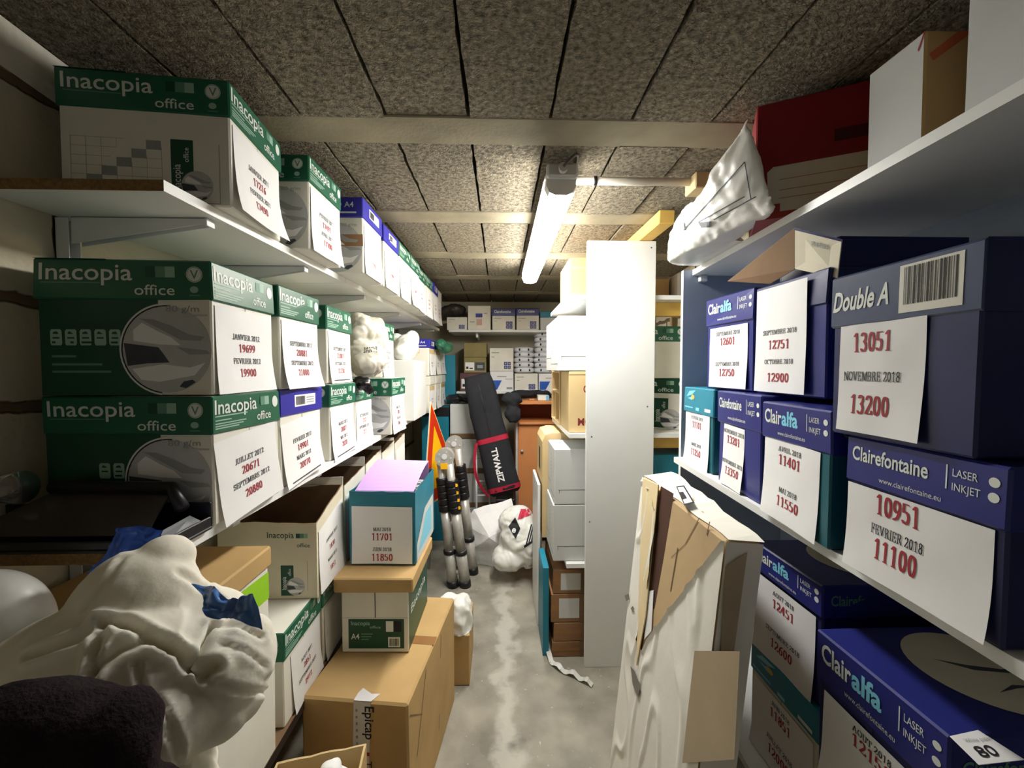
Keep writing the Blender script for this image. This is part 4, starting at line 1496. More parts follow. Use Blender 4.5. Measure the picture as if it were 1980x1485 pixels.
def project_px(m, bvh, polys, mat, e=0.002):
    """lay print onto a soft surface where it is seen at photo pixels"""
    cp = Vector((0, 0, H))
    for poly in polys:
        q = []
        for x, y in poly:
            d = (CR @ Vector(((x - 990) / F, 1, -(y - 742.5) / F))).normalized()
            h = bvh.ray_cast(cp, d, 6)
            q.append(None if h[0] is None else h[0] - d * e)
        if None in q:
            continue
        if max((a - q[0]).length for a in q) < 0.12:
            m.poly(q, mat)


def project(m, bvh, o, ux, vx, polys, mat, e=0.0012, cut=0.03):
    """lay print onto a soft surface along the viewing direction of its plane"""
    o, ux, vx = Vector(o), Vector(ux), Vector(vx)
    n = ux.cross(vx).normalized()

    def hit(u, v):
        p = o + ux * u + vx * v + n * 0.3
        h = bvh.ray_cast(p, -n, 0.8)
        return None if h[0] is None else h[0] + n * e
    for poly in polys:
        us = [p[0] for p in poly]
        vs_ = [p[1] for p in poly]
        q = [hit(u, v) for u, v in poly]
        if None in q:
            continue
        m.poly(q, mat)


def subdiv(a, b, c, d, nu, nv):
    """quads of a bilinear patch in 2D"""
    def P(s, t):
        return ((a[0] * (1 - s) + b[0] * s) * (1 - t) + (d[0] * (1 - s) + c[0] * s) * t, (a[1] * (1 - s) + b[1] * s) * (1 - t) + (d[1] * (1 - s) + c[1] * s) * t)
    return [[P(i / nu, j / nv), P((i + 1) / nu, j / nv), P((i + 1) / nu, (j + 1) / nv), P(i / nu, (j + 1) / nv)] for i in range(nu) for j in range(nv)]


S1_ = 797.0


def el(px, py, Y, rx, ry, dy, *rot):
    """ellipsoid standing behind a pixel: radii across and up in photo pixels at that depth, dy metres deep"""
    return (at(px, py, Y), (rx * Y / F, dy, ry * Y / F)) + rot


cloth_folds = [(0.008, (6, 6, 6), 'n'), (0.006, (6, 6, 4), 't'), (0.0035, (7, 7, 6), 'v'), (0.0014, (18, 18, 12), 't'), (0.001, (22, 22, 22), 'v')]
BAGC = [([(202, 1205), (155, 1237), (100, 1250), (50, 1268)], 0.010, 10), ([(205, 1212), (192, 1240), (185, 1290), (178, 1325)], 0.012, 11), ([(180, 1305), (235, 1258), (290, 1243), (330, 1258)], 0.011, 10),
        ([(200, 1203), (250, 1216), (290, 1243), (340, 1268), (362, 1305)], 0.014, 12), ([(408, 1222), (384, 1268), (370, 1306), (392, 1312), (420, 1288)], 0.016, 11), ([(262, 1285), (276, 1340), (312, 1372), (345, 1440)], 0.010, 8),
        ([(300, 1400), (328, 1428), (352, 1490)], 0.009, 8), ([(240, 1085), (215, 1120), (165, 1180)], 0.005, 6), ([(340, 1110), (400, 1150), (440, 1190)], 0.005, 7), ([(395, 1310), (450, 1330), (520, 1340)], 0.006, 7), ([(420, 1225), (455, 1215), (500, 1235)], 0.006, 6), ([(430, 1250), (470, 1262), (510, 1290)], 0.005, 6)]
# off-white cloth bag in the near left corner
soft('cloth_bag', 'large crumpled off-white cloth bag in the near left corner', 'bag',
     [el(210, 1330, 0.52, 200, 170, 0.10), el(262, 1185, 0.56, 110, 115, 0.07, 0, 0, 0.5), el(318, 1085, 0.585, 42, 42, 0.035), el(392, 1220, 0.57, 106, 56, 0.06, 0, 0, 0.5),
      el(455, 1292, 0.545, 58, 80, 0.06), el(420, 1360, 0.53, 80, 48, 0.06), el(110, 1310, 0.53, 120, 120, 0.08), el(320, 1375, 0.5, 110, 85, 0.08), el(180, 1530, 0.5, 220, 160, 0.085), el(482, 1235, 0.56, 30, 34, 0.03)],
     0.0042, 7, cloth_folds, CLOTH, 3, None, H - 0.637, None, BAGC)
soft('dark_cloth', 'dark wool cloth in the bottom left corner in front of the white cloth bag', 'cloth',
     [el(80, 1480, 0.335, 215, 150, 0.05), el(225, 1430, 0.34, 70, 90, 0.035), el(20, 1420, 0.33, 100, 85, 0.04), el(150, 1640, 0.335, 260, 150, 0.05)],
     0.005, 6, [(0.006, (14, 14, 14), 'n'), (0.003, (40, 40, 40), 'r')], DARKC, 5, None, H - 0.636)
def film(name, label, cat, c, nu, nv, amp, mat, seed, freq=38):
    """crumpled piece of film spread over four corners, pinched into sharp facets"""
    off = Vector((seed * 5.1, seed * 2.3, seed))
    c = [Vector(p) for p in c]
    n = (c[1] - c[0]).cross(c[3] - c[0]).normalized()
    V = []
    for j in range(nv + 1):
        for i in range(nu + 1):
            u, v = i / nu, j / nv
            p = (c[0] * (1 - u) + c[1] * u) * (1 - v) + (c[3] * (1 - u) + c[2] * u) * v
            q = p * freq + off
            w = Vector(noise.noise_vector(q * 0.6)) * 0.012
            h = abs(noise.noise(q)) * 2.2 + abs(noise.noise(q * 2.1 + off)) * 0.9
            edge = min(u, 1 - u, v, 1 - v)
            V.append(p + w + n * (amp * (h - 0.6) + 0.35 * amp * min(1, edge * 5)))
    m = MB()
    k = nu + 1
    f = [(j * k + i, j * k + i + 1, (j + 1) * k + i + 1, (j + 1) * k + i) for j in range(nv) for i in range(nu)]
    N_ = len(V)
    m.mesh(V + [p - n * 0.0012 for p in V], f + [tuple(reversed([x + N_ for x in q])) for q in f], mat)
    return tag(m.build(name, None, True), label, cat)


film('plastic_bag', 'dark blue plastic bag showing above the white cloth bag under the tray', 'bag', [at(168, 1106, 0.652), at(300, 1078, 0.65), at(316, 1018, 0.648), at(240, 1022, 0.652)], 34, 22, 0.007, PLASTB, 3)
film('plastic_bag', 'crumpled light blue plastic bag on the cloth bag, before the brown lid', 'bag', [at(396, 1184, 0.515), at(506, 1214, 0.495), at(490, 1160, 0.515), at(374, 1120, 0.555)], 40, 24, 0.007, M('light blue plastic film', (88, 134, 206), 0.25, 0.3, 30), 6)
# white canister behind it
t = thing('canister', 'rounded white plastic canister at the left edge behind the cloth bag', 'canister', (-0.728, 0.585, H - 0.6365))
V, Fc = blob_mesh([((0, 0, 0.16), (0.088, 0.060, 0.18)), ((0, 0, 0.12), (0.090, 0.062, 0.14)), ((0.01, 0, 0.27), (0.082, 0.056, 0.085))], 0.008, 6)
m = MB()
m.mesh([Vector((p.x, p.y, max(p.z, 0.0))) for p in V], Fc, PLASTW)
m.build('body', t, True)
m = MB()
m.tube([(-0.03, -0.056, 0.31), (-0.03, -0.075, 0.33)], 0.016, PLASTW, 16)
m.build('spout', t)

# black tray at the shelf end
t = thing('desk_tray', 'black plastic tray with dark roller bar, near end of the middle left shelf', 'tray', (-0.705, 0.71, ZM + 0.0005))
m = MB()
m.box(-0.18, -0.05, 0, 0.18, 0.05, 0.006, BLACKP, 0.002)
m.box(-0.18, -0.05, 0.006, 0.18, -0.045, 0.019, BLACKP, 0.0015)
m.box(-0.18, -0.045, 0.006, -0.175, 0.05, 0.03, BLACKP, 0.0015)
m.box(0.175, -0.045, 0.006, 0.18, 0.05, 0.024, BLACKP, 0.0015)
m.box(-0.18, 0.045, 0.006, 0.18, 0.05, 0.05, BLACKP, 0.0015)
m.build('base', t)
m = MB()
m.slab([(-0.17, -0.03, 0.02), (0.13, -0.03, 0.02), (0.12, 0.035, 0.070), (-0.09, 0.035, 0.070)], 0.003, M('smoked plastic sheet', (62, 56, 52), 0.2, 0.2, 12))
m.build('cover_sheet', t)
m = MB()
m.tube([(-0.085, 0.036, 0.084), (0.12, 0.036, 0.08), (0.155, 0.012, 0.052)], 0.011, BLACKP, 14)
m.build('roller', t, True)
m = MB()
SILV = M('glossy grey plastic', (170, 172, 176), 0.15, 0.06, 20)
m.slab([(0.13, -0.044, 0.012), (0.172, -0.044, 0.012), (0.174, 0.03, 0.02), (0.155, 0.03, 0.03)], 0.003, SILV)
m.build('end_clip', t)
t = thing('plastic_cup', 'clear plastic cup lying on the shelf end by the left wall', 'cup', (-0.852, 0.70, ZM + 0.0005))
t.location = (-0.848, 0.725, ZM + 0.086)
soft('crumpled_paper', 'white crumpled paper in the small open carton at the bottom', 'paper', [el(640, 1492, 0.84, 20, 20, 0.025), el(648, 1530, 0.845, 36, 40, 0.03)], 0.005, 2, [(0.005, (30, 30, 30), 't')], PAPER, 41)
m = MB()
m.tube([(-0.022, 0, 0), (0.03, 0, 0.004)], 0.022, CLEAR, 20, 0.028)
m.build('body', t, True)


def uv_on(fn, px, py):
    """(u, v) on a flat face patch where it is seen at the photo pixel"""
    o, a, c = fn(0, 0, 0), fn(1, 0, 0), fn(0, 1, 0)
    ux, vx = a - o, c - o
    n = ux.cross(vx)
    d = CR @ Vector(((px - 990) / F, 1, -(py - 742.5) / F))
    cp = Vector((0, 0, H))
    p = cp + d * ((o - cp).dot(n) / d.dot(n))
    q = p - o
    g = Matrix(((ux.dot(ux), ux.dot(vx)), (ux.dot(vx), vx.dot(vx))))
    s = g.inverted() @ Vector((q.dot(ux), q.dot(vx)))
    return (s.x, s.y)


def simple_box(name, label, cat, x0, y0, z0, x1, y1, z1, mat, group=None, mats=None, part='body', ch=0.003, jit=0.001):
    """box thing with one body; zr heights; returns empty, faces, mesh builder (not yet linked)"""
    t = thing(name, label, cat, ((x0 + x1) / 2, (y0 + y1) / 2, H + z0), 0, group)
    m = MB()
    X, Y = (x1 - x0) / 2, (y1 - y0) / 2
    f = m.box(-X, -Y, 0, X, Y, z1 - z0, mat, ch, mats, jit)
    return t, f, m


# ------------------------------------------------------------------ central shelving contents
GC = 'cartons on the central shelving'
t, f, m = simple_box('carton', 'yellow card carton on the top board beside the white side panel', 'box', 0.312, 1.845, 0.3225, 0.64, 2.12, 0.492, M('yellow card', (226, 182, 92), 0.7, 0.05), GC)
m.decal([rect(0.0, 0.74, 1, 0.755)], f['-y'], TAN)
m.decal([rect(0.1, 0.76, 0.18, 1.0)], f['-y'], M('yellow tape', (226, 186, 90), 0.5, 0.05))
m.build('body', t)


def archive(label, x0, y0, z0, x1, y1, z1):
    t, f, m = simple_box('archive_box', label, 'box', x0, y0, z0, x1, y1, z1, GREYBOX, 'white archive boxes beside the side panel')
    for k in ('-y', '-x'):
        fn = f[k]
        m.decal([rect(0.05, 0.26, 0.47, 0.268), rect(0.47, 0.13, 0.475, 0.268), rect(0.47, 0.13, 1, 0.138)], fn, INK)
        for q in range(8):
            m.decal([rect(0.50, 0.33 + 0.07 * q, 0.60, 0.336 + 0.07 * q)], fn, INK)
    m.decal([rect(0.06, 0.20, 0.065, 0.26)], f['-y'], DGREY)
    m.build('body', t)


archive('big white archive box on the middle board at the left of the side panel', 0.262, 1.845, -0.0125, 0.545, 2.3, 0.235)
archive('white archive box on the lower board, upper of two beside the side panel', 0.248, 1.84, -0.6175, 0.60, 2.09, -0.365)
archive('white archive box on the lower board, lower of two beside the side panel', 0.243, 1.84, -0.8790, 0.60, 2.09, -0.619)
t, f, m = simple_box('carton', 'tan moving carton printed MO in dark red, beside the side panel', 'box', 0.312, 1.845, -0.2915, 0.555, 2.085, -0.014, TAN, GC)
m.decal(fit('MOVING', 0.17, 0.84, 0.12, 0.032, f['-y'].w, f['-y'].h, 0.03), f['-y'], M('dark red print', (120, 40, 40), 0.6))
m.decal(fit('CO', 0.27, 0.45, 0.66, 0.030, f['-y'].w, f['-y'].h, 0.03), f['-y'], M('dark red print', (120, 40, 40), 0.6))
m.decal([rect(0.0, 0.94, 1, 0.95)], f['-y'], KRAFT)
m.build('body', t)
t = thing('pigeonhole_rack', 'open pale wooden pigeonhole rack behind the tan carton, facing the aisle', 'rack', (0.46, 2.255, H - 0.2915))
m = MB()
w_, d_, hh = 0.155, 0.155, 0.277
m.box(-w_, -d_, 0, w_, -d_ + 0.01, hh, TAN)
m.box(-w_, d_ - 0.01, 0, w_, d_, hh, TAN)
m.box(-w_, -d_ + 0.01, 0, w_, d_ - 0.01, 0.01, TAN)
m.box(-w_, -d_ + 0.01, hh - 0.01, w_, d_ - 0.01, hh, TAN)
m.box(w_ - 0.01, -d_ + 0.01, 0.01, w_, d_ - 0.01, hh - 0.01, TIMBER)
m.build('case', t)
m = MB()
m.box(-w_ + 0.004, -d_ + 0.01, 0.16, w_ - 0.01, d_ - 0.01, 0.17, TAN)
m.build('shelf', t)
m = MB()
m.box(-w_ + 0.004, 0.02, 0.01, w_ - 0.01, 0.03, 0.16, TAN)
m.build('divider', t)
t = thing('carton', 'tall tan carton with rounded top and handle slot behind the two archive boxes', 'box', (0.42, 2.25, H - 0.879), 0, GC)
m = MB()
pr = [(-0.2, 0), (0.2, 0), (0.2, 0.50), (0.185, 0.535), (0.15, 0.545), (-0.15, 0.545), (-0.185, 0.535), (-0.2, 0.50)]
n = len(pr)
v = [(x, -0.145, z) for x, z in pr] + [(x, 0.145, z) for x, z in pr]
m.mesh(v, [tuple(range(n))] + [tuple(reversed(range(n, 2 * n)))] + [(k, k + n, (k + 1) % n + n, (k + 1) % n)[::-1] for k in range(n)], TAN)
m.poly([(-0.2008, 0.03, 0.33), (-0.2008, -0.03, 0.33), (-0.2008, -0.03, 0.45), (-0.2008, 0.03, 0.45)], INK)
m.poly([(-0.17, -0.1458, 0.48), (-0.10, -0.1458, 0.51), (-0.10, -0.1458, 0.515), (-0.17, -0.1458, 0.49)], INK)
m.build('body', t)
zz = 0.0005 - H
for i, (hh, lab, dx) in enumerate(((0.075, 'brown taped parcel on the floor, lowest of the stack behind the side panel', 0.0), (0.09, 'brown taped parcel second from the floor behind the side panel', 0.008), (0.135, 'brown taped parcel third from the floor with pale label', -0.004), (0.115, 'topmost brown taped parcel of the floor stack, white label', 0.004))):
    t, f, m = simple_box('parcel', lab, 'parcel', 0.242 + dx, 1.86, zz, 0.60, 2.2, zz + hh - 0.0015, M('taped parcel paper', (142, 104, 70), 0.35, 0.14, 10), 'taped parcels on the floor')
    m.decal([rect(0.0, 0.4, 1, 0.62)], f['-y'], TAPE)
    if i > 1:
        m.decal([rect(0.1, 0.15, 0.36, 0.85)], f['-y'], GREYBOX, 0.0009)
    m.decal([rect(0.36, 0, 0.44, 1)], f['-y'], KRAFT, 0.0008)
    m.build('body', t)
    zz += hh
m = MB()
m.box(0.196, 2.10, 0.0005, 0.210, 2.42, H - 0.60, WHITEB, 0.002)
tag(m.build('foam_board'), 'white board strip standing on the floor against the tan carton', 'board')
m = MB()
m.box(0.200, 1.87, 0.0005, 0.228, 2.08, 0.42, TEAL, 0.002)
tag(m.build('file_box'), 'narrow teal file standing on the floor beside the taped parcels', 'file')
m = MB()
pts = [atz(*p, -H + 0.012) for p in ((1051, 1216), (1055, 1250), (1066, 1278), (1085, 1294), (1110, 1304), (1132, 1316), (1150, 1325))]
fine = []
for a, c in zip(pts, pts[1:]):
    for k in range(4):
        q = a.lerp(c, k / 4)
        fine.append(Vector((q.x, q.y, 0.012 + 0.008 * math.sin(len(fine) * 1.3))))
for a, c in zip(fine, fine[1:]):
    d = (c - a).normalized()
    s_ = Vector((-d.y, d.x, 0.0)) * 0.011
    m.poly([a - s_, c - s_, c + s_ + Vector((0, 0, 0.006)), a + s_ + Vector((0, 0, 0.006))], PLASTW)
    m.poly([a + s_ + Vector((0, 0, 0.005)), c + s_ + Vector((0, 0, 0.005)), c - s_ - Vector((0, 0, 0.001)), a - s_ - Vector((0, 0, 0.001))], LGREY)
tag(m.build('packing_strap'), 'crumpled white strap lying on the floor in front of the taped parcels', 'strap')

# alcove at the right of the side panel
GA = 'green lidded boxes in the alcove'


def alcove(x, y, rz, zr, label, body):
    t = thing('paper_box', label, 'box', (x, y, H + zr), math.radians(rz), GA)
    m = MB()
    f = m.box(-0.152, -0.106, 0, 0.152, 0.106, 0.24, WCARD, 0.003)
    if body:
        small_green(m, f['-y'], 0.50, 0.03, 0.72, 0.62)
    m.build('body', t)
    m = MB()
    g = m.box(-0.156, -0.11, 0.172, 0.156, 0.11, 0.244, GREEN if not body else DGREEN, 0.003, {'+z': WCARD})
    lid_green(m, g['-y'], True)
    lid_green(m, g['+x'], False)
    m.build('lid', t)


alcove(0.80, 2.055, -32, -0.2915, 'green lidded box turned cornerwise in the alcove, under a straight one', True)
alcove(0.715, 2.02, 4, -0.047, 'green lidded white box on top of the cornerwise one in the alcove', False)
t, f, m = simple_box('carton', 'brown carton on the upper alcove board behind the side panel', 'box', 0.66, 1.97, 0.3225, 0.815, 2.2, 0.43, BROWN)
m.build('body', t)
t, f, m = simple_box('carton', 'grey card box on the upper alcove board next to the blue grey panel', 'box', 0.825, 1.90, 0.3225, 1.0, 2.2, 0.44, M('grey card', (178, 172, 160), 0.7))
m.build('body', t)
t, f, m = simple_box('carton', 'plain brown carton under the teal box on the low alcove board', 'box', 0.66, 1.86, -0.8795, 0.98, 2.1, -0.645, BROWN)
m.build('body', t)
t, f, m = simple_box('carton', 'teal box low in the alcove between side panel and blue grey panel', 'box', 0.67, 1.87, -0.6445, 0.96, 2.1, -0.40, TEAL)
m.build('body', t)

# ------------------------------------------------------------------ far wall
YF = 3.45
GF = 'copier boxes on the far high shelf'
BLUEP = M('blue print', (56, 60, 140), 0.5, 0.05)


def squares(m, fn, u0, v0, u1, v1):
    du, dv = (u1 - u0) / 2, (v1 - v0) / 2
    for i in (0, 1):
        for j in (0, 1):
            m.decal([rect(u0 + i * du, v0 + j * dv, u0 + (i + 0.9) * du, v0 + (j + 0.9) * dv)], fn, BLUEP)
            m.decal([disc(u0 + (i + 0.45) * du, v0 + (j + 0.45) * dv, 0.25 * du, 0.22 * dv, 8)], fn, GREY, 0.001)


def far_box(px0, px1, py0, py1, label, kind, group, body=WCARD, lid=None, name='copier_box', Y=YF, d=0.27):
    a, c = at(px0, py1, Y), at(px1, py0, Y)
    t = thing(name, label, 'box', ((a.x + c.x) / 2, Y + d / 2, a.z), 0, group)
    w, h = c.x - a.x, c.z - a.z
    m = MB()
    hb = h * (0.68 if lid else 1)
    f = m.box(-w / 2, -d / 2, 0, w / 2, d / 2, hb, body, 0.003, None, 0.001)
    fn = f['-y']
    if kind == 'sq':
        squares(m, fn, 0.60, 0.10, 0.9, 0.62 if lid else 0.42)
        m.decal([rect(0.08, 0.78, 0.4, 0.82), rect(0.08, 0.6, 0.2, 0.63)], fn, GREY)
    elif kind == 'plain':
        m.decal([rect(0.34, 0.52, 0.64, 0.68)], fn, BLUEP)
        m.decal([rect(0.38, 0.2, 0.62, 0.46)], fn, M('pinkish print', (214, 176, 160), 0.6))
        m.decal([rect(0.08, 0.32, 0.3, 0.35), rect(0.7, 0.66, 0.84, 0.7)], fn, GREY)
    elif kind == 'A':
        m.decal([[(0.04, 0.08), (0.30, 0.08), (0.5, 0.55), (0.04, 0.55)]], fn, M('bright blue print', (36, 92, 190), 0.45))
        m.decal(fit('A', 0.36, 0.66, 0.1, h * 0.34, fn.w, fn.h, 0.03), fn, PAPER, 0.001)
        m.decal([rect(0.7, 0.1, 0.95, 0.2), rect(0.65, 0.6, 0.95, 0.63), rect(0.3, 0.72, 0.7, 0.76)], fn, GREY)
    elif kind == 'band':
        m.decal([rect(0.06, 0.15, 0.46, 0.68)], fn, PAPER)
        m.decal([rect(0.5, 0.15, 0.94, 0.68)], fn, DGREY)
        m.decal([rect(0.6, 0.3, 0.85, 0.5)], fn, GREY, 0.001)
        m.decal([rect(0.1, 0.25, 0.2, 0.4), rect(0.25, 0.25, 0.4, 0.33)], fn, INK, 0.001)
    m.build('body', t)
    if lid:
        m = MB()
        g = m.box(-w / 2 - 0.003, -d / 2 - 0.003, hb * 0.98, w / 2 + 0.003, d / 2 + 0.003, h, lid, 0.003, None, 0.001)
        if lid in (NAVY, BLUEP):
            m.decal(fit('Clairefontaine', 0.1, 0.8, 0.4, (h - hb) * 0.4, g['-y'].w, g['-y'].h, 0.02), g['-y'], PRINTW)
        m.build('lid', t)
    return t


yb = 638.2
far_box(864, 903, 613, yb, 'low white box with blue squares at the left end of the far high shelf', 'sq', GF)
far_box(905, 948.5, 591, yb, 'tallest plain white box on the far high shelf, blue patch in front', 'plain', GF)
far_box(952, 996, 597, yb, 'white box with navy lid on the far high shelf, brown band below the lid', 'sq', GF, WCARD, NAVY)
far_box(999, 1042, 596, yb, 'white box with navy lid and blue squares, right of the brown banded one', 'sq', GF, WCARD, NAVY)
far_box(1045, 1088, 602, yb, 'white box with teal lid at the right end of the far high shelf', 'none', GF, GREYBOX, TEAL)
soft('plastic_bag', 'dark grey plastic bag on the low box at the far left corner', 'bag', [el(878, 600, 3.6, 22, 10.5, 0.1), el(864, 603, 3.6, 14, 8, 0.08)], 0.012, 3, [(0.015, (20, 20, 20), 'r')], M('dark grey film', (74, 70, 64), 0.4, 0.25, 20), 2, None, at(878, 612, YF).z + 0.0)
GP = 'boxes on the far lower shelf'
yb = 756.6
far_box(889, 942, 721, yb, 'maroon and white box at the bottom of the olive stack, far lower shelf', 'band', GP, M('maroon card', (92, 60, 62), 0.6), None)
far_box(897, 940, 691, 720.8, 'olive box with white and dark label panel, middle of the olive stack', 'band', GP, OLIVE)
far_box(897, 941, 663, 690.8, 'plain olive card box on top of the olive stack, far lower shelf', 'none', GP, OLIVE)
far_box(948, 993, 718, yb, 'white paper carton with big blue letter A, far lower shelf left', 'A', GP, PAPER)
far_box(947, 993, 673, 717.8, 'white box with blue squares on top of the blue letter A carton', 'sq', GP)
far_box(995, 1040, 722, yb, 'white box with blue squares under the wrapped paper packs', 'sq', GP)
far_box(1042, 1086, 722, yb, 'white carton with blue letter A at the right end under the paper packs', 'A', GP, PAPER)
PACKW = M('wrapped paper pack', (224, 226, 230), 0.45, 0.06, 14, 0.25, 40)


def pack_mesh():
    m = MB()
    n = 20
    v = []
    for j, (s, z) in enumerate(((0.82, 0), (0.97, 0.008), (1, 0.02), (0.98, 0.033), (0.85, 0.042))):
        for k in range(n):
            a = 2 * math.pi * k / n
            c, si = math.cos(a), math.sin(a)
            r = (abs(c) ** 5 + abs(si) ** 5) ** -0.2
            v.append((0.095 * s * r * c, 0.12 * s * r * si, z + (0.002 * math.sin(3 * a) if j == 4 else 0)))
    f = [(j * n + k, j * n + (k + 1) % n, (j + 1) * n + (k + 1) % n, (j + 1) * n + k) for j in range(4) for k in range(n)]
    f += [tuple(reversed(range(n))), tuple(range(4 * n, 5 * n))]
    m.mesh(v, f, PACKW)
    for x in (-0.05, 0.035):
        m.poly([(x, -0.1215, 0.012), (x + 0.014, -0.1215, 0.012), (x + 0.014, -0.1215, 0.03), (x, -0.1215, 0.03)], INK)
    return m


src = None
rnd = random.Random(11)
z0 = at(1000, 721.6, YF).z
k = 0
for cx, cnt, nm in ((0.208, 5, 'left'), (0.386, 8, 'right')):
    for i in range(cnt):
        if src is None:
            o = pack_mesh().build('paper_pack', None, True)
            src = o
        else:
            o = src.copy()
            COL.objects.link(o)
        o.location = (cx + rnd.uniform(-0.006, 0.006), YF + 0.145 + rnd.uniform(-0.012, 0.012), z0 + 0.0435 * i + 0.004)
        o.scale = (0.9, 0.95, 1)
        o.rotation_euler.z = rnd.uniform(-0.09, 0.09)
        pos = ['lowest', 'second', 'third', 'fourth', 'fifth', 'sixth', 'seventh', 'eighth'][i]
        if i == cnt - 1:
            pos = 'topmost'
        tag(o, 'wrapped white paper pack, %s%s in the %s pile, far lower shelf' % (pos, '' if pos in ('lowest', 'topmost') else ' from below', 'shorter left' if nm == 'left' else 'tall right'), 'paper pack', 'wrapped paper packs on the far lower shelf')

# cabinet
xa, xb, ya = 0.120, 0.60, 3.08
t = thing('cabinet', 'orange beech cabinet with open top compartment under the far lower shelf', 'cabinet', ((xa + xb) / 2, ya + 0.16, 0))
w = (xb - xa) / 2
zt = H - 0.245
m = MB()
m.box(-w - 0.02, -0.17, zt - 0.026, w + 0.02, 0.16, zt, DESK)
m.build('top', t)
for s in (-1, 1):
    m = MB()
    m.box(s * w - (0.018 if s > 0 else 0), -0.155, 0, s * w + (0.018 if s < 0 else 0), 0.16, zt - 0.0265, DESK, 0.001, {'-y': LGREY})
    m.build('side_panel', t)
m = MB()
m.box(-w + 0.018, 0.15, 0.02, w - 0.018, 0.16, zt - 0.03, DESKD)
m.build('back_panel', t)
m = MB()
m.box(-w + 0.0185, -0.15, H - 0.425, w - 0.0185, 0.149, H - 0.405, DESK)
m.build('shelf', t)
m = MB()
m.box(-w + 0.02, -0.12, 0.05, w - 0.02, -0.102, H - 0.428, DESK)
d_ = m.build('door', t)
m = MB()
m.tube([(-w + 0.05, -0.12, H - 0.63), (-w + 0.05, -0.138, H - 0.63)], 0.011, ALU, 14)
m.build('knob', d_, True)
t, f, m = simple_box('carton', 'small white and blue box standing on the cabinet top', 'box', 0.29, 3.1, -0.2445, 0.375, 3.2, -0.205, WCARD, None, {'+x': CYAN})
m.decal([rect(0.72, 0, 1, 1)], f['-y'], M('sky blue print', (120, 180, 214), 0.5))
m.build('body', t)
m = MB()
m.box(0.222, 3.1, H - 0.2445, 0.265, 3.14, H - 0.232, DESK)
tag(m.build('wood_offcut'), 'small wooden offcut lying on the cabinet top', 'offcut')
soft('dark_cloth', 'black cloth hanging at the cabinet edge beside the long black bag', 'cloth',
     [el(992, 800, 3.0, 16, 18, 0.03), el(990, 772, 3.0, 20, 14, 0.035)], 0.010, 3, [(0.010, (22, 22, 22), 'r')], BLACKF, 4)
soft('dark_cloth', 'flat black cloth lying at the back of the cabinet top under the far lower shelf', 'cloth',
     [el(1012, 762, 3.27, 26, 7, 0.05), el(1040, 760, 3.30, 26, 5, 0.04)], 0.010, 3, [(0.010, (22, 22, 22), 'r')], BLACKF, 14)
GG = 'grey transfer boxes stacked left of the cabinet'
for i, (lab, dx) in enumerate((('pale grey box on the floor at the bottom of the far grey stack', 0), ('pale grey box second from the floor in the far grey stack', 0.015), ('pale grey box third from the floor in the far grey stack, dark gap above', 0.0), ('top pale grey box of the far stack beside the long black bag', -0.02))):
    z = -H + 0.001 + 0.268 * i
    t, f, m = simple_box('transfer_box', lab, 'box', -0.36 + dx, 3.16, z, -0.03 + dx, 3.42, z + 0.262, GREYBOX, GG)
    m.decal([rect(0, 0, 1, 0.14)], f['-y'], KRAFT)
    m.decal([rect(0.5, 0.62, 0.8, 0.64), rect(0.5, 0.52, 0.75, 0.54), rect(0.5, 0.42, 0.8, 0.44)], f['-y'], GREY)
    m.build('body', t)
soft('dark_cloth', 'black plastic sheeting lying on the grey box stack under the far shelf', 'cloth', [el(885, 770, 3.25, 24, 7, 0.09), el(905, 772, 3.25, 16, 6, 0.08)], 0.012, 3, [(0.012, (18, 18, 18), 'r')], BLACKP, 6, None, H - H + 0.001 + 0.268 * 3 + 0.263)

# ------------------------------------------------------------------ far end of the middle left shelf
t, f, m = simple_box('carton', 'tall plain white carton on the middle left shelf carrying a white cloth bag', 'box', -0.80, 2.30, -0.2935, -0.472, 2.66, 0.045, WHITEB)
m.build('body', t)
soft('cloth_bag', 'white cloth bag slumped on the tall plain white carton', 'bag', [el(788, 672, 2.42, 20, 24, 0.09), el(797, 655, 2.45, 10, 16, 0.07), el(780, 682, 2.40, 18, 16, 0.1), el(768, 660, 2.5, 14, 14, 0.08)], 0.010, 3,
     [(0.012, (16, 16, 16), 'n'), (0.006, (30, 30, 30), 'r')], PLASTW, 9, None, H + 0.046)
GFAR = 'boxes at the far end of the middle left shelf'
spec = [(2.70, -0.2935, 'white box with tan tape low at the far end of the middle left shelf', 'white', TAN), (2.925, -0.2935, 'white box second from the tall carton, low tier at the far end', 'white', None), (3.15, -0.2935, 'low white box with orange band at the end of the middle left shelf', 'white', BROWN),
        (2.70, -0.05, 'upper box with violet blue lid at the far end of the middle left shelf', 'blue', TAN), (2.925, -0.05, 'upper box with green lid at the far end of the middle left shelf', 'green', TAN), (3.15, -0.05, 'last upper green lidded box at the end of the middle left shelf', 'green', None)]
for i, (y, zr, lab, lid, tp) in enumerate(spec):
    t, F_, G = PB('L', (-0.455 + 0.006 * (i % 3), y, -1, 0.212, 0.31, 0.242, 0.06, zr), lab, lid=lid, body='none', group=GFAR, lines=[('JUIN 2013', 0.55, 0.01, INK), ('2%d' % (231 + i * 14), 0.4, 0.013, RED)], lab=(0.05, 0.02, 0.95, 0.6))
    if tp:
        m = MB()
        m.decal([rect(0.08, 0.62, 0.92, 0.74)], F_['+x'], tp, 0.001)
        m.decal([rect(0.2, 0.62, 0.8, 0.74)], F_['-y'], tp, 0.001)
        m.build('tape', t)
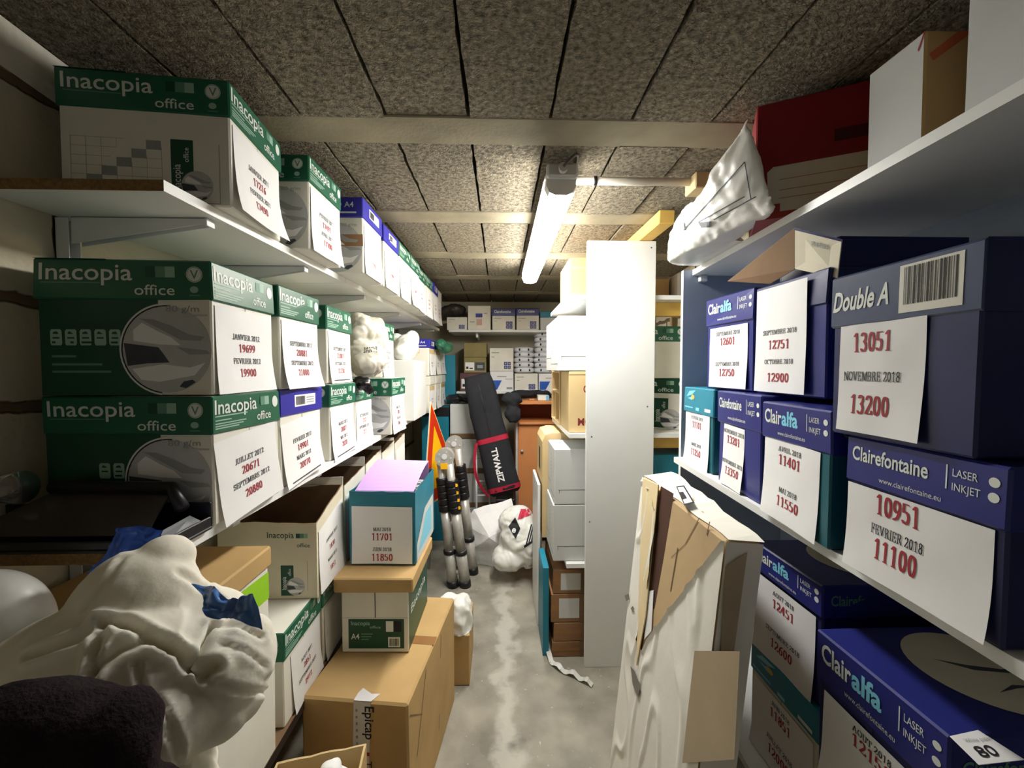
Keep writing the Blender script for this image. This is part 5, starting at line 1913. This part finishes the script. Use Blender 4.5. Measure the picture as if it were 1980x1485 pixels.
soft('plastic_bag', 'crumpled green plastic bag hanging over the last boxes of the middle left shelf', 'bag', [el(853, 666, 2.9, 9, 9, 0.07), el(866, 671, 3.08, 9, 9, 0.08), el(859, 674, 2.98, 11, 8, 0.08)], 0.009, 2, [(0.012, (26, 26, 26), 'r')], M('green film', (52, 112, 84), 0.3, 0.3, 18), 12)
t = thing('folder', 'teal folder standing at the very end of the middle left shelf', 'folder', (-0.42, 3.38, H - 0.293))
m = MB()
m.box(-0.15, -0.008, 0, 0.06, 0.012, 0.40, TEAL)
m.build('cover', t)
# clear bag, black bag
_, bv = soft('plastic_bag', 'crumpled clear plastic bag with a JANVIER sheet inside, upper tier of the middle left shelf', 'bag',
             [el(708, 690, 1.70, 30, 36, 0.10), el(704, 645, 1.72, 22, 34, 0.09), el(722, 660, 1.74, 20, 44, 0.08), el(716, 700, 1.66, 26, 24, 0.08), el(696, 630, 1.70, 12, 20, 0.06)], 0.006, 3, [(0.010, (10, 10, 10), 'n'), (0.012, (14, 14, 14), 't'), (0.007, (26, 26, 26), 'v'), (0.003, (50, 50, 50), 't')], PLASTG, 15, None, H - 0.0565)
m = MB()
polys = [[(703 + 8.2 * x, 682 - 10.5 * y - 0.5 * x) for x, y in p] for p in serif('JANVI', 0.16)[0]]
project_px(m, bv, polys, INK)
if m.v:
    ob = m.build('printed_sheet', None)
    ob.parent = _
soft('plastic_bag', 'small black plastic bag lying on a green lid below the clear bag', 'bag', [el(703, 742, 1.60, 15, 12, 0.03), el(695, 738, 1.61, 9, 10, 0.03), el(712, 752, 1.605, 9, 10, 0.02)], 0.005, 2, [(0.005, (40, 40, 40), 'r')], M('black film', (20, 18, 18), 0.3, 0.3), 17)

# ------------------------------------------------------------------ aisle
t, f, m = simple_box('carton', 'small brown carton on the floor behind the big carton, white rag on top', 'box', -0.42, 1.70, -H + 0.0005, -0.128, 1.95, -1.125, BROWN)
m.decal([rect(0.55, 0.75, 0.7, 0.9)], f['-y'], INK)
m.build('body', t)
soft('rag', 'bright white crumpled rag lying on the small brown carton in the aisle', 'rag', [el(890, 1205, 1.76, 22, 50, 0.06), el(895, 1175, 1.80, 14, 24, 0.06), el(870, 1190, 1.80, 30, 40, 0.07)], 0.008, 2,
     [(0.010, (18, 18, 18), 'r'), (0.004, (50, 50, 50), 'r')], PLASTW, 21, None, H - 1.1245)

# telescopic ladder
t = thing('telescopic_ladder', 'folded telescopic aluminium ladder with black collars standing in the aisle', 'ladder', (at(880, 1140, 2.5).x, 2.5, 0))
base = t.location.copy()


def stile(px0, py0, Ya, px1, Yb, foot=True, r=0.033, lo=None):
    a = at(px0, py0, Ya) - base
    b_ = at(px1, 1126, Yb)
    b_ = Vector((b_.x, b_.y, 0.0 if lo is None else lo)) - base
    m = MB()
    L_ = a - b_
    m.tube([b_ + L_ * 0.03, b_ + L_ * 0.30], r, ALU, 18)
    m.tube([b_ + L_ * 0.30, b_ + L_ * 0.62], r * 0.93, ALU, 18)
    m.tube([b_ + L_ * 0.62, a], r * 0.72, ALU, 18)
    s_ = m.build('stile', t, True)
    m = MB()
    for q in range(5):
        k0 = 0.615 + 0.053 * q
        m.tube([b_ + L_ * k0, b_ + L_ * (k0 + 0.008), b_ + L_ * (k0 + 0.036), b_ + L_ * (k0 + 0.047)], r * 1.18, BLACKP, 18)
    m.build('collar', s_, True)
    m = MB()
    m.tube([b_ + L_ * 0.27, b_ + L_ * 0.30], r * 1.12, BLACKP, 18)
    m.build('ring', s_, True)
    if foot:
        m = MB()
        m.tube([b_, b_ + L_ * 0.05], r * 1.08, BLACKP, 18)
        m.build('foot', s_, True)
    return a, b_


A1, B1 = stile(852, 893, 2.50, 876, 2.50)
A2, B2 = stile(869, 897, 2.47, 900, 2.50)
A3, B3 = stile(885, 868, 2.62, 915, 2.66)
A4_, B4_ = stile(872, 872, 2.66, 893, 2.70)
for a, c in ((A1, A2), (A3, A4_)):
    mid = (a + c) / 2 + Vector((0.0, 0, 0.035))
    m = MB()
    m.tube([mid + Vector((0, -0.028, 0)), mid + Vector((0, 0.028, 0))], 0.056, ALU, 28)
    m.tube([mid + Vector((0, -0.034, 0.008)), mid + Vector((0, -0.028, 0.008))], 0.016, STEEL, 16)
    for q in range(5):
        an = q * 1.25
        p = mid + Vector((0.038 * math.cos(an), -0.029, 0.038 * math.sin(an)))
        m.tube([p, p + Vector((0, -0.003, 0))], 0.005, STEEL, 8)
    m.build('hinge', t)
m = MB()
mid = (A1 + A2) / 2
m.slab([mid + Vector((-0.022, -0.036, -0.03)), mid + Vector((0.02, -0.036, -0.03)), mid + Vector((0.02, -0.036, 0.005)), mid + Vector((-0.022, -0.036, 0.005))], 0.002, YELLOW)
m.build('latch', t)
m = MB()
for k in (0.66, 0.72, 0.78, 0.84):
    p = B2 + (A2 - B2) * k
    m.slab([p + Vector((0.024, -0.035, -0.010)), p + Vector((0.036, -0.026, -0.010)), p + Vector((0.036, -0.026, 0.006)), p + Vector((0.024, -0.035, 0.012))], 0.001, YELLOW)
m.build('warning_sticker', t)
for q in range(3):
    k = 0.12 + 0.2 * q
    m = MB()
    m.tube([B1 + (A1 - B1) * k, B2 + (A2 - B2) * k], 0.014, ALU, 10)
    m.build('rung', t, True)

# warning triangle
t = thing('warning_triangle', 'yellow warning triangle sign with red border leaning by the ladder', 'road sign')
ap, pl_, pr_ = at(833, 776, 2.66), at(819, 985, 2.44), at(889, 938, 2.88)
t.location = (pl_ + pr_) / 2
t.location.z = 0
o = Vector(t.location)
cen = (ap + pl_ + pr_) / 3
nn = (pr_ - pl_).cross(ap - pl_).normalized()


def tri(s, e):
    return [cen + (p - cen) * s + nn * e - o for p in (pl_, pr_, ap)]


m = MB()
a, c = tri(1, -0.006), tri(1, 0.0)
m.mesh(a + c, [(2, 1, 0), (0, 1, 4, 3), (1, 2, 5, 4), (2, 0, 3, 5), (3, 4, 5)], WHITEB)
m.poly(tri(0.955, 0.001), SIGNRED)
m.poly(tri(0.62, 0.0016), YELLOW)
m.poly([q for q in tri(0.985, 0.0005)], YELLOW)
m.build('sign_plate', t)
for p in (pl_, pr_):
    m = MB()
    q = p + (ap - p) * 0.05 - nn * 0.012
    m.tube([q - o, Vector((q.x, q.y, 0)) - o], 0.009, ALU, 10)
    m.build('leg', t, True)
m = MB()
q = cen + (ap - cen) * 0.5 - nn * 0.012
m.tube([q - o, Vector((q.x + 0.12, q.y - 0.0, 0.0)) - o - nn * 0.18], 0.009, ALU, 10)
m.build('leg', t, True)

# box with teal cover and green lid behind the triangle
t, f, m = simple_box('carton', 'teal box standing behind the warning triangle', 'box', -0.60, 3.18, -H + 0.001, -0.392, 3.34, -0.30, TEAL)
m.decal([rect(0, 0.93, 1, 1)], f['-y'], BLACKP)
m.build('body', t)

# trolley
t = thing('hand_trolley', 'folded white metal hand trolley standing behind the white bag', 'trolley', (0.0, 3.03, 0))
a, c = at(917, 868, 3.03), at(946, 925, 3.03)
m = MB()
for px, z1 in ((918, a.z), (946, c.z)):
    x = at(px, 900, 2.84).x
    m.tube([(x, 0, 0.02), (x, 0, z1)], 0.008, STEEL, 10)
for z in (0.12, 0.4, c.z - 0.02):
    m.tube([(at(918, 900, 2.84).x, 0, z), (at(946, 900, 2.84).x, 0, z)], 0.006, STEEL, 8)
m.build('frame', t, True)
m = MB()
m.box(at(912, 900, 2.84).x, -0.12, 0.0, at(949, 900, 2.84).x, 0.01, 0.006, STEEL)
m.build('foot_plate', t)
for px in (910, 948):
    m = MB()
    x = at(px, 900, 2.84).x
    m.tube([(x - 0.01, 0.035, 0.05), (x + 0.01, 0.035, 0.05)], 0.05, BLACKP, 20)
    m.build('wheel', t, True)

# crate carrying the long bag
t, f, m = simple_box('crate', 'black plastic crate on the floor under the long black bag', 'crate', -0.025, 2.90, -H + 0.0005, 0.105, 3.06, -0.935, BLACKP)
m.build('body', t)

# long black bag
t = thing('tool_bag', 'long black bag with red bands and white lettering leaning at the cabinet', 'bag')
pb, ptp = at(978, 955, 2.945), at(922, 726, 3.06)
t.location = pb
dax = (ptp - pb)
LEN = dax.length
dax.normalize()
rgt = dax.cross(Vector((0, 1, 0)))
rgt = -rgt if rgt.x < 0 else rgt
rgt.normalize()
frt = rgt.cross(dax).normalized()
if frt.y > 0:
    frt = -frt
HW, HD = 0.118, 0.062


def bagp(s, a, k=1.0):
    """s along 0..1, a = angle around"""
    e = min(1, (1 - ((max(0.06 - s, 0) / 0.06) ** 2)) ** 0.5 if s < 0.06 else 1)
    if s > 0.86:
        e = max(0.35, (1 - ((s - 0.86) / 0.15) ** 2)) ** 0.5
    c, si = math.cos(a), math.sin(a)
    r = (abs(c) ** 3.4 + abs(si) ** 3.4) ** (-1 / 3.4)
    w = HW * (1 - 0.06 * s) * (0.75 + 0.25 * e)
    lump = 1 + 0.07 * noise.noise((s * 6, c * 1.5, si * 1.5 + 3)) - 0.05 * abs(noise.noise((s * 14, c * 2, si * 2)))
    return dax * (s * LEN) + rgt * (w * r * c * k * lump) + frt * (HD * r * si * k * lump * e)


m = MB()
ns, na = 48, 32
v = [bagp(i / ns, 2 * math.pi * j / na) for i in range(ns + 1) for j in range(na)]
f = [(i * na + (j + 1) % na, i * na + j, (i + 1) * na + j, (i + 1) * na + (j + 1) % na)[::-1] for i in range(ns) for j in range(na)]
f += [tuple(range(na))[::-1], tuple(range(ns * na, (ns + 1) * na))]
m.mesh(v, f, BLACKF)
m.build('body', t, True)


def band(s0, s1, name='band'):
    m = MB()
    v = [bagp(s, 2 * math.pi * j / na, 1.03) for s in (s0, s1) for j in range(na)]
    m.mesh(v, [(j, (j + 1) % na, na + (j + 1) % na, na + j) for j in range(na)], REDF)
    m.build(name, t, True)


band(0.035, 0.075)
band(0.435, 0.475)
m = MB()
pts = []
for k in range(17):
    a = k / 16
    s = 0.455 * (1 - a) + 0.05 * a
    bow = math.sin(a * math.pi)
    pts.append(bagp(s, math.pi * 0.97) * 1.0 - rgt * (0.055 * bow) + frt * (0.03 + 0.02 * bow) - dax * (0.03 * math.sin(a * math.pi / 2) * a))
for p, q in zip(pts, pts[1:]):
    sd = frt * 0.004 + rgt * 0.010
    m.slab([p - sd, q - sd, q + sd, p + sd], 0.0025, REDF, 0.0004)
m.build('strap', t)
m = MB()


def bagfront(u, v, e=0):
    # u runs up the bag, v to the left across its front
    s = 0.09 + u * 0.33
    x = (0.5 - v) * 2
    best = bagp(s, math.pi / 2 - x * 0.75, 1.0)
    return best + frt * e


bagfront.w, bagfront.h = 0.33 * LEN, 0.2
ha = 1 if (bagp(0.3, math.pi / 2) - bagp(0.3, 0)).dot(frt) > 0 else -1
for p in fit('ZIPWALL', 0.06, 0.90, 0.40, 0.048, bagfront.w, bagfront.h, 0.03):
    m.poly([bagfront(u, v, 0.004) for u, v in p], PAPER)
m.build('lettering', t)
m = MB()
pts = [bagp(s, math.pi / 2, 1.02) for s in [0.5 + 0.03 * k for k in range(15)]]
for p, q in zip(pts, pts[1:]):
    m.slab([p - rgt * 0.006, p + rgt * 0.006, q + rgt * 0.006, q - rgt * 0.006], 0.002, BLACKP, 0.0003)
m.build('zip', t)

# white shopping bag and white sheet
ob, bv = soft('shopping_bag', 'white plastic shopping bag with red and black print lying on the aisle floor', 'bag',
              [el(1006, 1042, 2.60, 40, 54, 0.12), el(1022, 1050, 2.58, 24, 48, 0.11), el(985, 1078, 2.56, 34, 24, 0.10), el(1000, 1012, 2.62, 36, 32, 0.10)], 0.007, 3,
              [(0.012, (7, 7, 7), 'n'), (0.010, (8, 8, 8), 't'), (0.007, (12, 12, 9), 'v'), (0.003, (28, 28, 28), 't')], PLASTW, 23, None, 0.001)
m = MB()
PINK = M('raspberry print', (206, 58, 84), 0.5, 0.08)


def quad(a, b_, c, d, nu, nv, mat, e=0.003):
    project_px(m, bv, subdiv(a, b_, c, d, nu, nv), mat, e)


quad((1001, 1005), (1032, 994), (1026, 984), (1007, 984), 6, 4, PINK)
quad((983, 1018), (997, 1042), (1006, 1022), (996, 1000), 7, 7, INK)
for k in range(5):
    quad((1016 + 5.2 * k, 1054 - 4 * k), (1019 + 5.2 * k, 1053 - 4 * k), (1029 + 3.2 * k, 1014 + 3 * k), (1026.6 + 3.2 * k, 1013 + 3 * k), 1, 8, INK)
quad((1014, 1060), (1044, 1040), (1043, 1036), (1013, 1055), 8, 1, INK)
project_px(m, bv, [[(989 + 11 * x + 3 * y, 1029 - 12 * y + 2 * x) for x, y in p] for p in sans('e', 0.03)[0]], PAPER, 0.006)
quad((1008, 1100), (1038, 1090), (1038, 1089), (1008, 1099), 6, 1, DGREY)
pr = m.build('print', ob)

t = thing('paper_sack', 'large white paper sack folded open beside the shopping bag', 'bag')
m = MB()
P_ = [at(916, 984, 2.78), at(989, 964, 2.84), at(1003, 1010, 2.76), at(986, 1064, 2.70), at(952, 1075, 2.72), at(905, 1067, 2.76), at(897, 1014, 2.78), at(945, 1040, 2.66)]
o = Vector((P_[7].x, P_[7].y, 0))
t.location = o
fcs = [(0, 7, 3, 2, 1)[::-1], (0, 6, 7), (6, 5, 7), (5, 4, 7), (4, 3, 7)]
vv, ff = [], []


def tess(a, b_, c, n):
    for i in range(n):
        for j in range(n - i):
            def q(i_, j_):
                p = a + (b_ - a) * (i_ / n) + (c - a) * (j_ / n)
                return p + Vector(noise.noise_vector(p * 12)) * 0.008 - o
            k = len(vv)
            vv.extend([q(i, j), q(i + 1, j), q(i, j + 1)])
            ff.append((k, k + 1, k + 2))
            if j < n - i - 1:
                k = len(vv)
                vv.extend([q(i + 1, j), q(i + 1, j + 1), q(i, j + 1)])
                ff.append((k, k + 1, k + 2))


for a, b_, c in ((0, 7, 1), (1, 7, 2), (2, 7, 3), (0, 6, 7), (6, 5, 7), (5, 4, 7), (4, 3, 7)):
    tess(P_[a], P_[b_], P_[c], 8)
bk = [p + Vector((0.0, 0.03, -0.02)) for p in P_[:7]]
gr = [Vector((p.x, p.y + 0.03, 0.002)) for p in (P_[3], P_[4], P_[5])]
for a, b_, c in ((P_[1], P_[0], bk[0]), (P_[1], bk[0], bk[1]), (P_[0], P_[6], bk[6]), (P_[0], bk[6], bk[0]), (P_[6], P_[5], gr[2]), (P_[6], gr[2], bk[6]), (P_[5], P_[4], gr[1]), (P_[5], gr[1], gr[2]), (P_[4], P_[3], gr[0]), (P_[4], gr[0], gr[1])):
    tess(a, b_, c, 4)
m.mesh(vv, ff, PAPER)
m.build('body', t, True)

# ------------------------------------------------------------------ tall wrapped carton
t = thing('wrapped_carton', 'tall flat carton in torn white wrapping paper leaning on the right shelving', 'carton')
tfl, tfr, tnr, tnl = at(1243, 930, 1.30), at(1297, 915, 1.30), at(1474, 1051, 0.76), at(1403, 1040, 0.76)
zt = H - 0.335
for p in (tfl, tfr, tnr, tnl):
    p.z = zt + (p.z - zt) * 0.5


def foot(p):
    return Vector((p.x - 0.100, p.y, 0.001))


bfl, bfr, bnr, bnl = [foot(p) for p in (tfl, tfr, tnr, tnl)]
o = (bfl + bnr) / 2
o.z = 0
t.location = o
WRAP = M('white wrapping paper', (234, 231, 222), 0.6, 0.05, 5, 0.25, 22)
PALETAPE = M('beige parcel tape', (176, 160, 134), 0.35, 0.06)
m = MB()
cs = [bnl, bnr, bfl, bfr, tnl, tnr, tfl, tfr]
Fz = m.hexa([p - o for p in cs], M('pale brown card', (190, 164, 126), 0.75, 0.08, 6, 0.1, 60, 0.2), 0.004)


def world_fn(fn):
    def g(u, v, e=0):
        return fn(u, v, e) + o
    return g


fx, fy, fz = Fz['-x'], Fz['-y'], Fz['+z']
gx, gy, gz = world_fn(fx), world_fn(fy), world_fn(fz)


def pix(g, pts):
    return [uv_on(g, *p) for p in pts]


m.decal([pix(gx, [(1278, 944), (1303, 962), (1284, 1080), (1266, 1180), (1254, 1192)])], fx, M('shadowy card slit', (74, 44, 30), 0.8))
CR_ = M('card crease', (120, 96, 66), 0.8)
for a, c in (((1352, 1015), (1325, 1062)), ((1325, 1062), (1298, 1085)), ((1310, 1068), (1296, 1150)), ((1372, 1025), (1366, 1050))):
    m.decal([pix(gx, [a, (a[0] + 2, a[1]), (c[0] + 2, c[1]), c])], fx, CR_, 0.001)
m.build('body', t)
# left flap and inner white strip
m = MB()
L_ = [gx(*uv_on(gx, *p), 0.006) - o for p in ((1248, 925), (1279, 942), (1254, 1195), (1236, 1290))]
m.slab([L_[0], L_[3], L_[2], L_[1]], 0.003, M('cream inner card', (226, 206, 164), 0.7, 0.05))
m.build('flap', t)
m = MB()
L_ = [gx(*uv_on(gx, *p), 0.002) - o for p in ((1258, 1146), (1266, 1146), (1262, 1225), (1248, 1240))]
m.slab([L_[0], L_[3], L_[2], L_[1]], 0.002, PAPER)
m.build('inner_strip', t)


def inside(p, poly):
    x, y = p
    r = False
    for (x0, y0), (x1, y1) in zip(poly, poly[1:] + poly[:1]):
        if (y0 > y) != (y1 > y) and x < (x1 - x0) * (y - y0) / (y1 - y0) + x0:
            r = not r
    return r


# wrapping paper: a slightly loose skin over the long side with the torn hole left open
hole = pix(gx, [(1236, 930), (1279, 936), (1340, 981), (1406, 1028), (1403, 1062), (1330, 1152), (1256, 1240), (1246, 1262), (1236, 1240), (1262, 1120), (1275, 1000), (1262, 950)])
m = MB()
nx, ny = 80, 140
keep = set((i, j) for i in range(nx) for j in range(ny) if not inside(((i + 0.5) / nx, (j + 0.5) / ny), hole))


def snap(u, v):
    best, bd = (u, v), 1e9
    for (x0, y0), (x1, y1) in zip(hole, hole[1:] + hole[:1]):
        dx, dy = x1 - x0, y1 - y0
        k = max(0, min(1, ((u - x0) * dx + (v - y0) * dy * 4) / (dx * dx + dy * dy * 4 + 1e-12)))
        d = (u - x0 - dx * k) ** 2 + (v - y0 - dy * k) ** 2 * 4
        if d < bd:
            best, bd = (x0 + dx * k, y0 + dy * k), d
    return best


vm, vi, ff = [], {}, []


def vid(i, j):
    if (i, j) not in vi:
        u, v = i / nx, j / ny
        cells = [(a, c) in keep for a in (i - 1, i) for c in (j - 1, j) if 0 <= a < nx and 0 <= c < ny]
        rim = not all(cells)
        if rim and 0 < i < nx:
            u, v = snap(u, v)
        fold = 0.004 * noise.noise((u * 3.5 + v * 2, v * 5, 3)) + 0.005 * max(0, 1 - abs(noise.noise((u * 4 - v * 3.0, v * 3 + u * 4, 9))) * 6)
        e = 0.0015 + (0.004 + fold) * min(1, (1 - u) * 10, u * 14 + 0.1) + (0.004 if rim else 0)
        vi[i, j] = len(vm)
        vm.append(fx(u, v, max(0.0012, e)))
    return vi[i, j]


for i, j in sorted(keep):
    ff.append((vid(i, j), vid(i + 1, j), vid(i + 1, j + 1), vid(i, j + 1)))
m.mesh(vm, ff, WRAP)
for pts in ([(1214, 1152), (1222, 1149), (1224, 1160), (1217, 1163)], [(1226, 1178), (1230, 1173), (1233, 1179), (1229, 1184)], [(1226, 1290), (1234, 1300), (1246, 1330), (1240, 1352), (1230, 1325)]):
    m.poly([fx(*q, 0.0105) for q in pix(gx, pts)], M('faded grey print', (120, 116, 108), 0.6))


wrap_ = m.build('wrapping_paper', t, True)
m = MB()
for a, b_, c, d, mt in (((1352, 1272), (1425, 1280), (1412, 1485), (1328, 1485), PALETAPE),):
    q = pix(gx, [a, b_, c, d])
    vv, ff = [], []
    for j in range(13):
        for i in range(5):
            s, r = i / 4, j / 12
            u = (q[0][0] * (1 - s) + q[1][0] * s) * (1 - r) + (q[3][0] * (1 - s) + q[2][0] * s) * r
            v = (q[0][1] * (1 - s) + q[1][1] * s) * (1 - r) + (q[3][1] * (1 - s) + q[2][1] * s) * r
            vv.append(fx(u, v, 0.0105 - 0.006 * max(0, u - 0.9) * 10))
    m.mesh(vv, [(j * 5 + i, j * 5 + i + 1, j * 5 + i + 6, j * 5 + i + 5)[::-1] for j in range(12) for i in range(4)], mt)
m.build('tape', t)
# near end and top in paper, tape strip over the corner
m = MB()
for j in range(30):
    for i in range(4):
        qd = []
        for a, c in ((i, j), (i + 1, j), (i + 1, j + 1), (i, j + 1)):
            u, v = a / 4, c / 30
            qd.append(fy(u, v, 0.004 + 0.003 * noise.noise((u * 3, v * 9, 2))))
        m.poly(qd, WRAP)
m.decal([[(0.0, 0.955), (0.55, 0.985), (0.5, 0.75), (0.30, 0.60), (0.15, 0.8)]], fy, PALETAPE, 0.0085)
m.build('end_paper', t)
m = MB()
rr = random.Random(4)
for k in range(16):
    qd = []
    for a, c in ((0, k), (1, k), (1, k + 1), (0, k + 1)):
        v = c / 16
        qd.append(fz(0.08 + 0.98 * a + 0.05 * math.sin(v * 17), v, 0.003 + (0.012 * abs(noise.noise((v * 6, 1, 1))) if a else 0)))
    m.poly(qd, WCARD)
q = pix(gz, [(1303, 955), (1316, 955), (1341, 987), (1323, 990)])
m.decal([q], fz, INK, 0.016)
q2 = pix(gz, [(1306, 957.5), (1315.5, 957.5), (1336.5, 985), (1323, 987)])
m.decal([q2], fz, PAPER, 0.0166)
q3 = pix(gz, [(1311, 966), (1317, 966), (1326, 978), (1317, 980)])
m.decal([q3], fz, INK, 0.0172)
m.build('top_flap', t)

# ------------------------------------------------------------------ top right shelf
fl = H + 0.3385
mb_ = {'T': (1446, 226, 0.90), 'a': (1390, 308, 0.96), 'b': (1354, 378, 1.06), 'c': (1318, 406, 1.17), 'd': (1298, 446, 1.26), 'e': (1294, 502, 1.32), 'f': (1308, 532, 1.35), 'g': (1350, 530, 1.30),
       'h': (1408, 492, 1.10), 'i': (1502, 408, 0.885), 'j': (1470, 325, 0.89), 'k': (1425, 380, 0.95), 'l': (1372, 440, 1.06), 'm': (1336, 478, 1.20)}
mb_ = {k: at(*p) for k, p in mb_.items()}
MH = [[mb_[k] for k in 'cdefghbml'] + [mb_[k] + Vector((0.07, 0.02, 0)) for k in 'cdfghb'],
      [mb_[k] for k in 'Tabhijkl'] + [mb_[k] + Vector((0.012, 0.05, 0)) for k in 'Tabh']]
ob, bv = soft('mailing_bag', 'crumpled white mailing bag hanging over the front of the top right shelf', 'bag',
              [], 0.006, 2, [(0.006, (6, 6, 6), 'n'), (0.006, (8, 8, 8), 't'), (0.005, (12, 12, 9), 'v'), (0.0025, (28, 28, 28), 't')], PLASTW, 31, None, fl, None, (), MH)
m = MB()
for a, c in (((1322, 445), (1440, 313)), ((1440, 313), (1452, 385)), ((1350, 430), (1440, 380)), ((1380, 425), (1462, 380)), ((1325, 445), (1322, 430))):
    A_, C_ = Vector(a), Vector(c)
    d = C_ - A_
    nr = Vector((-d.y, d.x)).normalized() * 1.0
    project_px(m, bv, [[A_ + d * (k / 24) + nr, A_ + d * (k / 24) - nr, A_ + d * ((k + 1) / 24) - nr, A_ + d * ((k + 1) / 24) + nr] for k in range(24)], DGREY, 0.002)
project_px(m, bv, subdiv((1350, 430), (1356, 441), (1374, 439), (1376, 428), 3, 5), DGREY, 0.003)
if m.v:
    m.build('print', ob)

an = math.atan2(-0.52, 1)
t = thing('archive_box', 'dark red archive box with white front panel, turned between mailing bag and white cartons', 'box', (0.585, 0.943, fl), an)
m = MB()
Fz = m.box(0, 0, 0, 0.29, 0.16, 0.257, REDCARD, 0.003)
fn = Fz['-y']
m.decal([[(0.09, 0.12), (0.14, 0.06), (0.16, 0.0), (0.95, 0.0), (0.95, 0.44), (0.12, 0.44), (0.08, 0.40)]], fn, M('off white panel', (214, 206, 192), 0.6))
m.decal([rect(0.09, 0.0, 0.95, 0.05), rect(0.09, 0.05, 0.17, 0.12)], fn, M('brick red print', (160, 52, 40), 0.5), 0.001)
for v in (0.16, 0.23, 0.32):
    m.decal([rect(0.16, v, 0.85, v + 0.006)], fn, M('faded red line', (176, 120, 100), 0.6), 0.001)
m.decal([rect(0.50, 0.56, 0.78, 0.66)], fn, M('dark maroon print', (74, 18, 26), 0.5))
m.build('body', t)
t, f, m = simple_box('carton', 'white faced brown carton on the top right shelf behind the large white one', 'box', 0.665, 0.642, 0.3385, 0.92, 0.742, 0.528, BROWN, None, {'-x': GREYBOX, '+z': GREYBOX})
m.decal([[(0.9, 0.86), (0.99, 0.99), (0.97, 0.99), (0.88, 0.88)]], f['-x'], RED)
m.decal([[(0.02, 0.80), (0.2, 0.99), (0.3, 0.99), (0.05, 0.75)]], f['-y'], M('orange marker', (190, 96, 60), 0.6))
m.build('body', t)
t, f, m = simple_box('carton', 'large plain white carton nearest on the top right shelf', 'box', 0.665, 0.28, 0.3385, 0.92, 0.586, 0.53, GREYBOX)
m.build('body', t)

# open lid box under the top board
t = thing('box_lid', 'upturned dark navy box lid with cream and brown flaps under the top right board', 'box lid', (0.79, 0.875, H + 0.1945))
m = MB()
for a in ((-0.13, -0.085, 0, 0.13, 0.085, 0.004), (-0.13, -0.085, 0.004, 0.13, -0.081, 0.062), (-0.13, 0.081, 0.004, 0.13, 0.085, 0.062), (-0.13, -0.081, 0.004, -0.126, 0.081, 0.062), (0.126, -0.081, 0.004, 0.13, 0.081, 0.062)):
    Fz = m.box(*a, DNAVY, 0.0008)
m.build('tray', t)
o = Vector(t.location)
m = MB()
q = [at(1538, 520, 0.86), at(1621, 538, 0.765), at(1630, 463, 0.765), at(1538, 440, 0.86)]
fp = m.slab([p - o for p in q], 0.002, CREAM)
fn = fp['+z']
m.decal([rect(0, 0.94, 1, 1)], fn, DNAVY)
m.decal(fit('PAPIER', 0.4, 0.75, 0.66, 0.008, 0.1, 0.07, 0.01), fn, GREY)
m.build('flap', t)
m = MB()
q = [at(1407, 544, 1.08), at(1490, 549, 0.94), at(1538, 521, 0.862), at(1538, 440, 0.862)]
m.slab([p - o for p in q], 0.002, KRAFT)
m.build('flap', t)
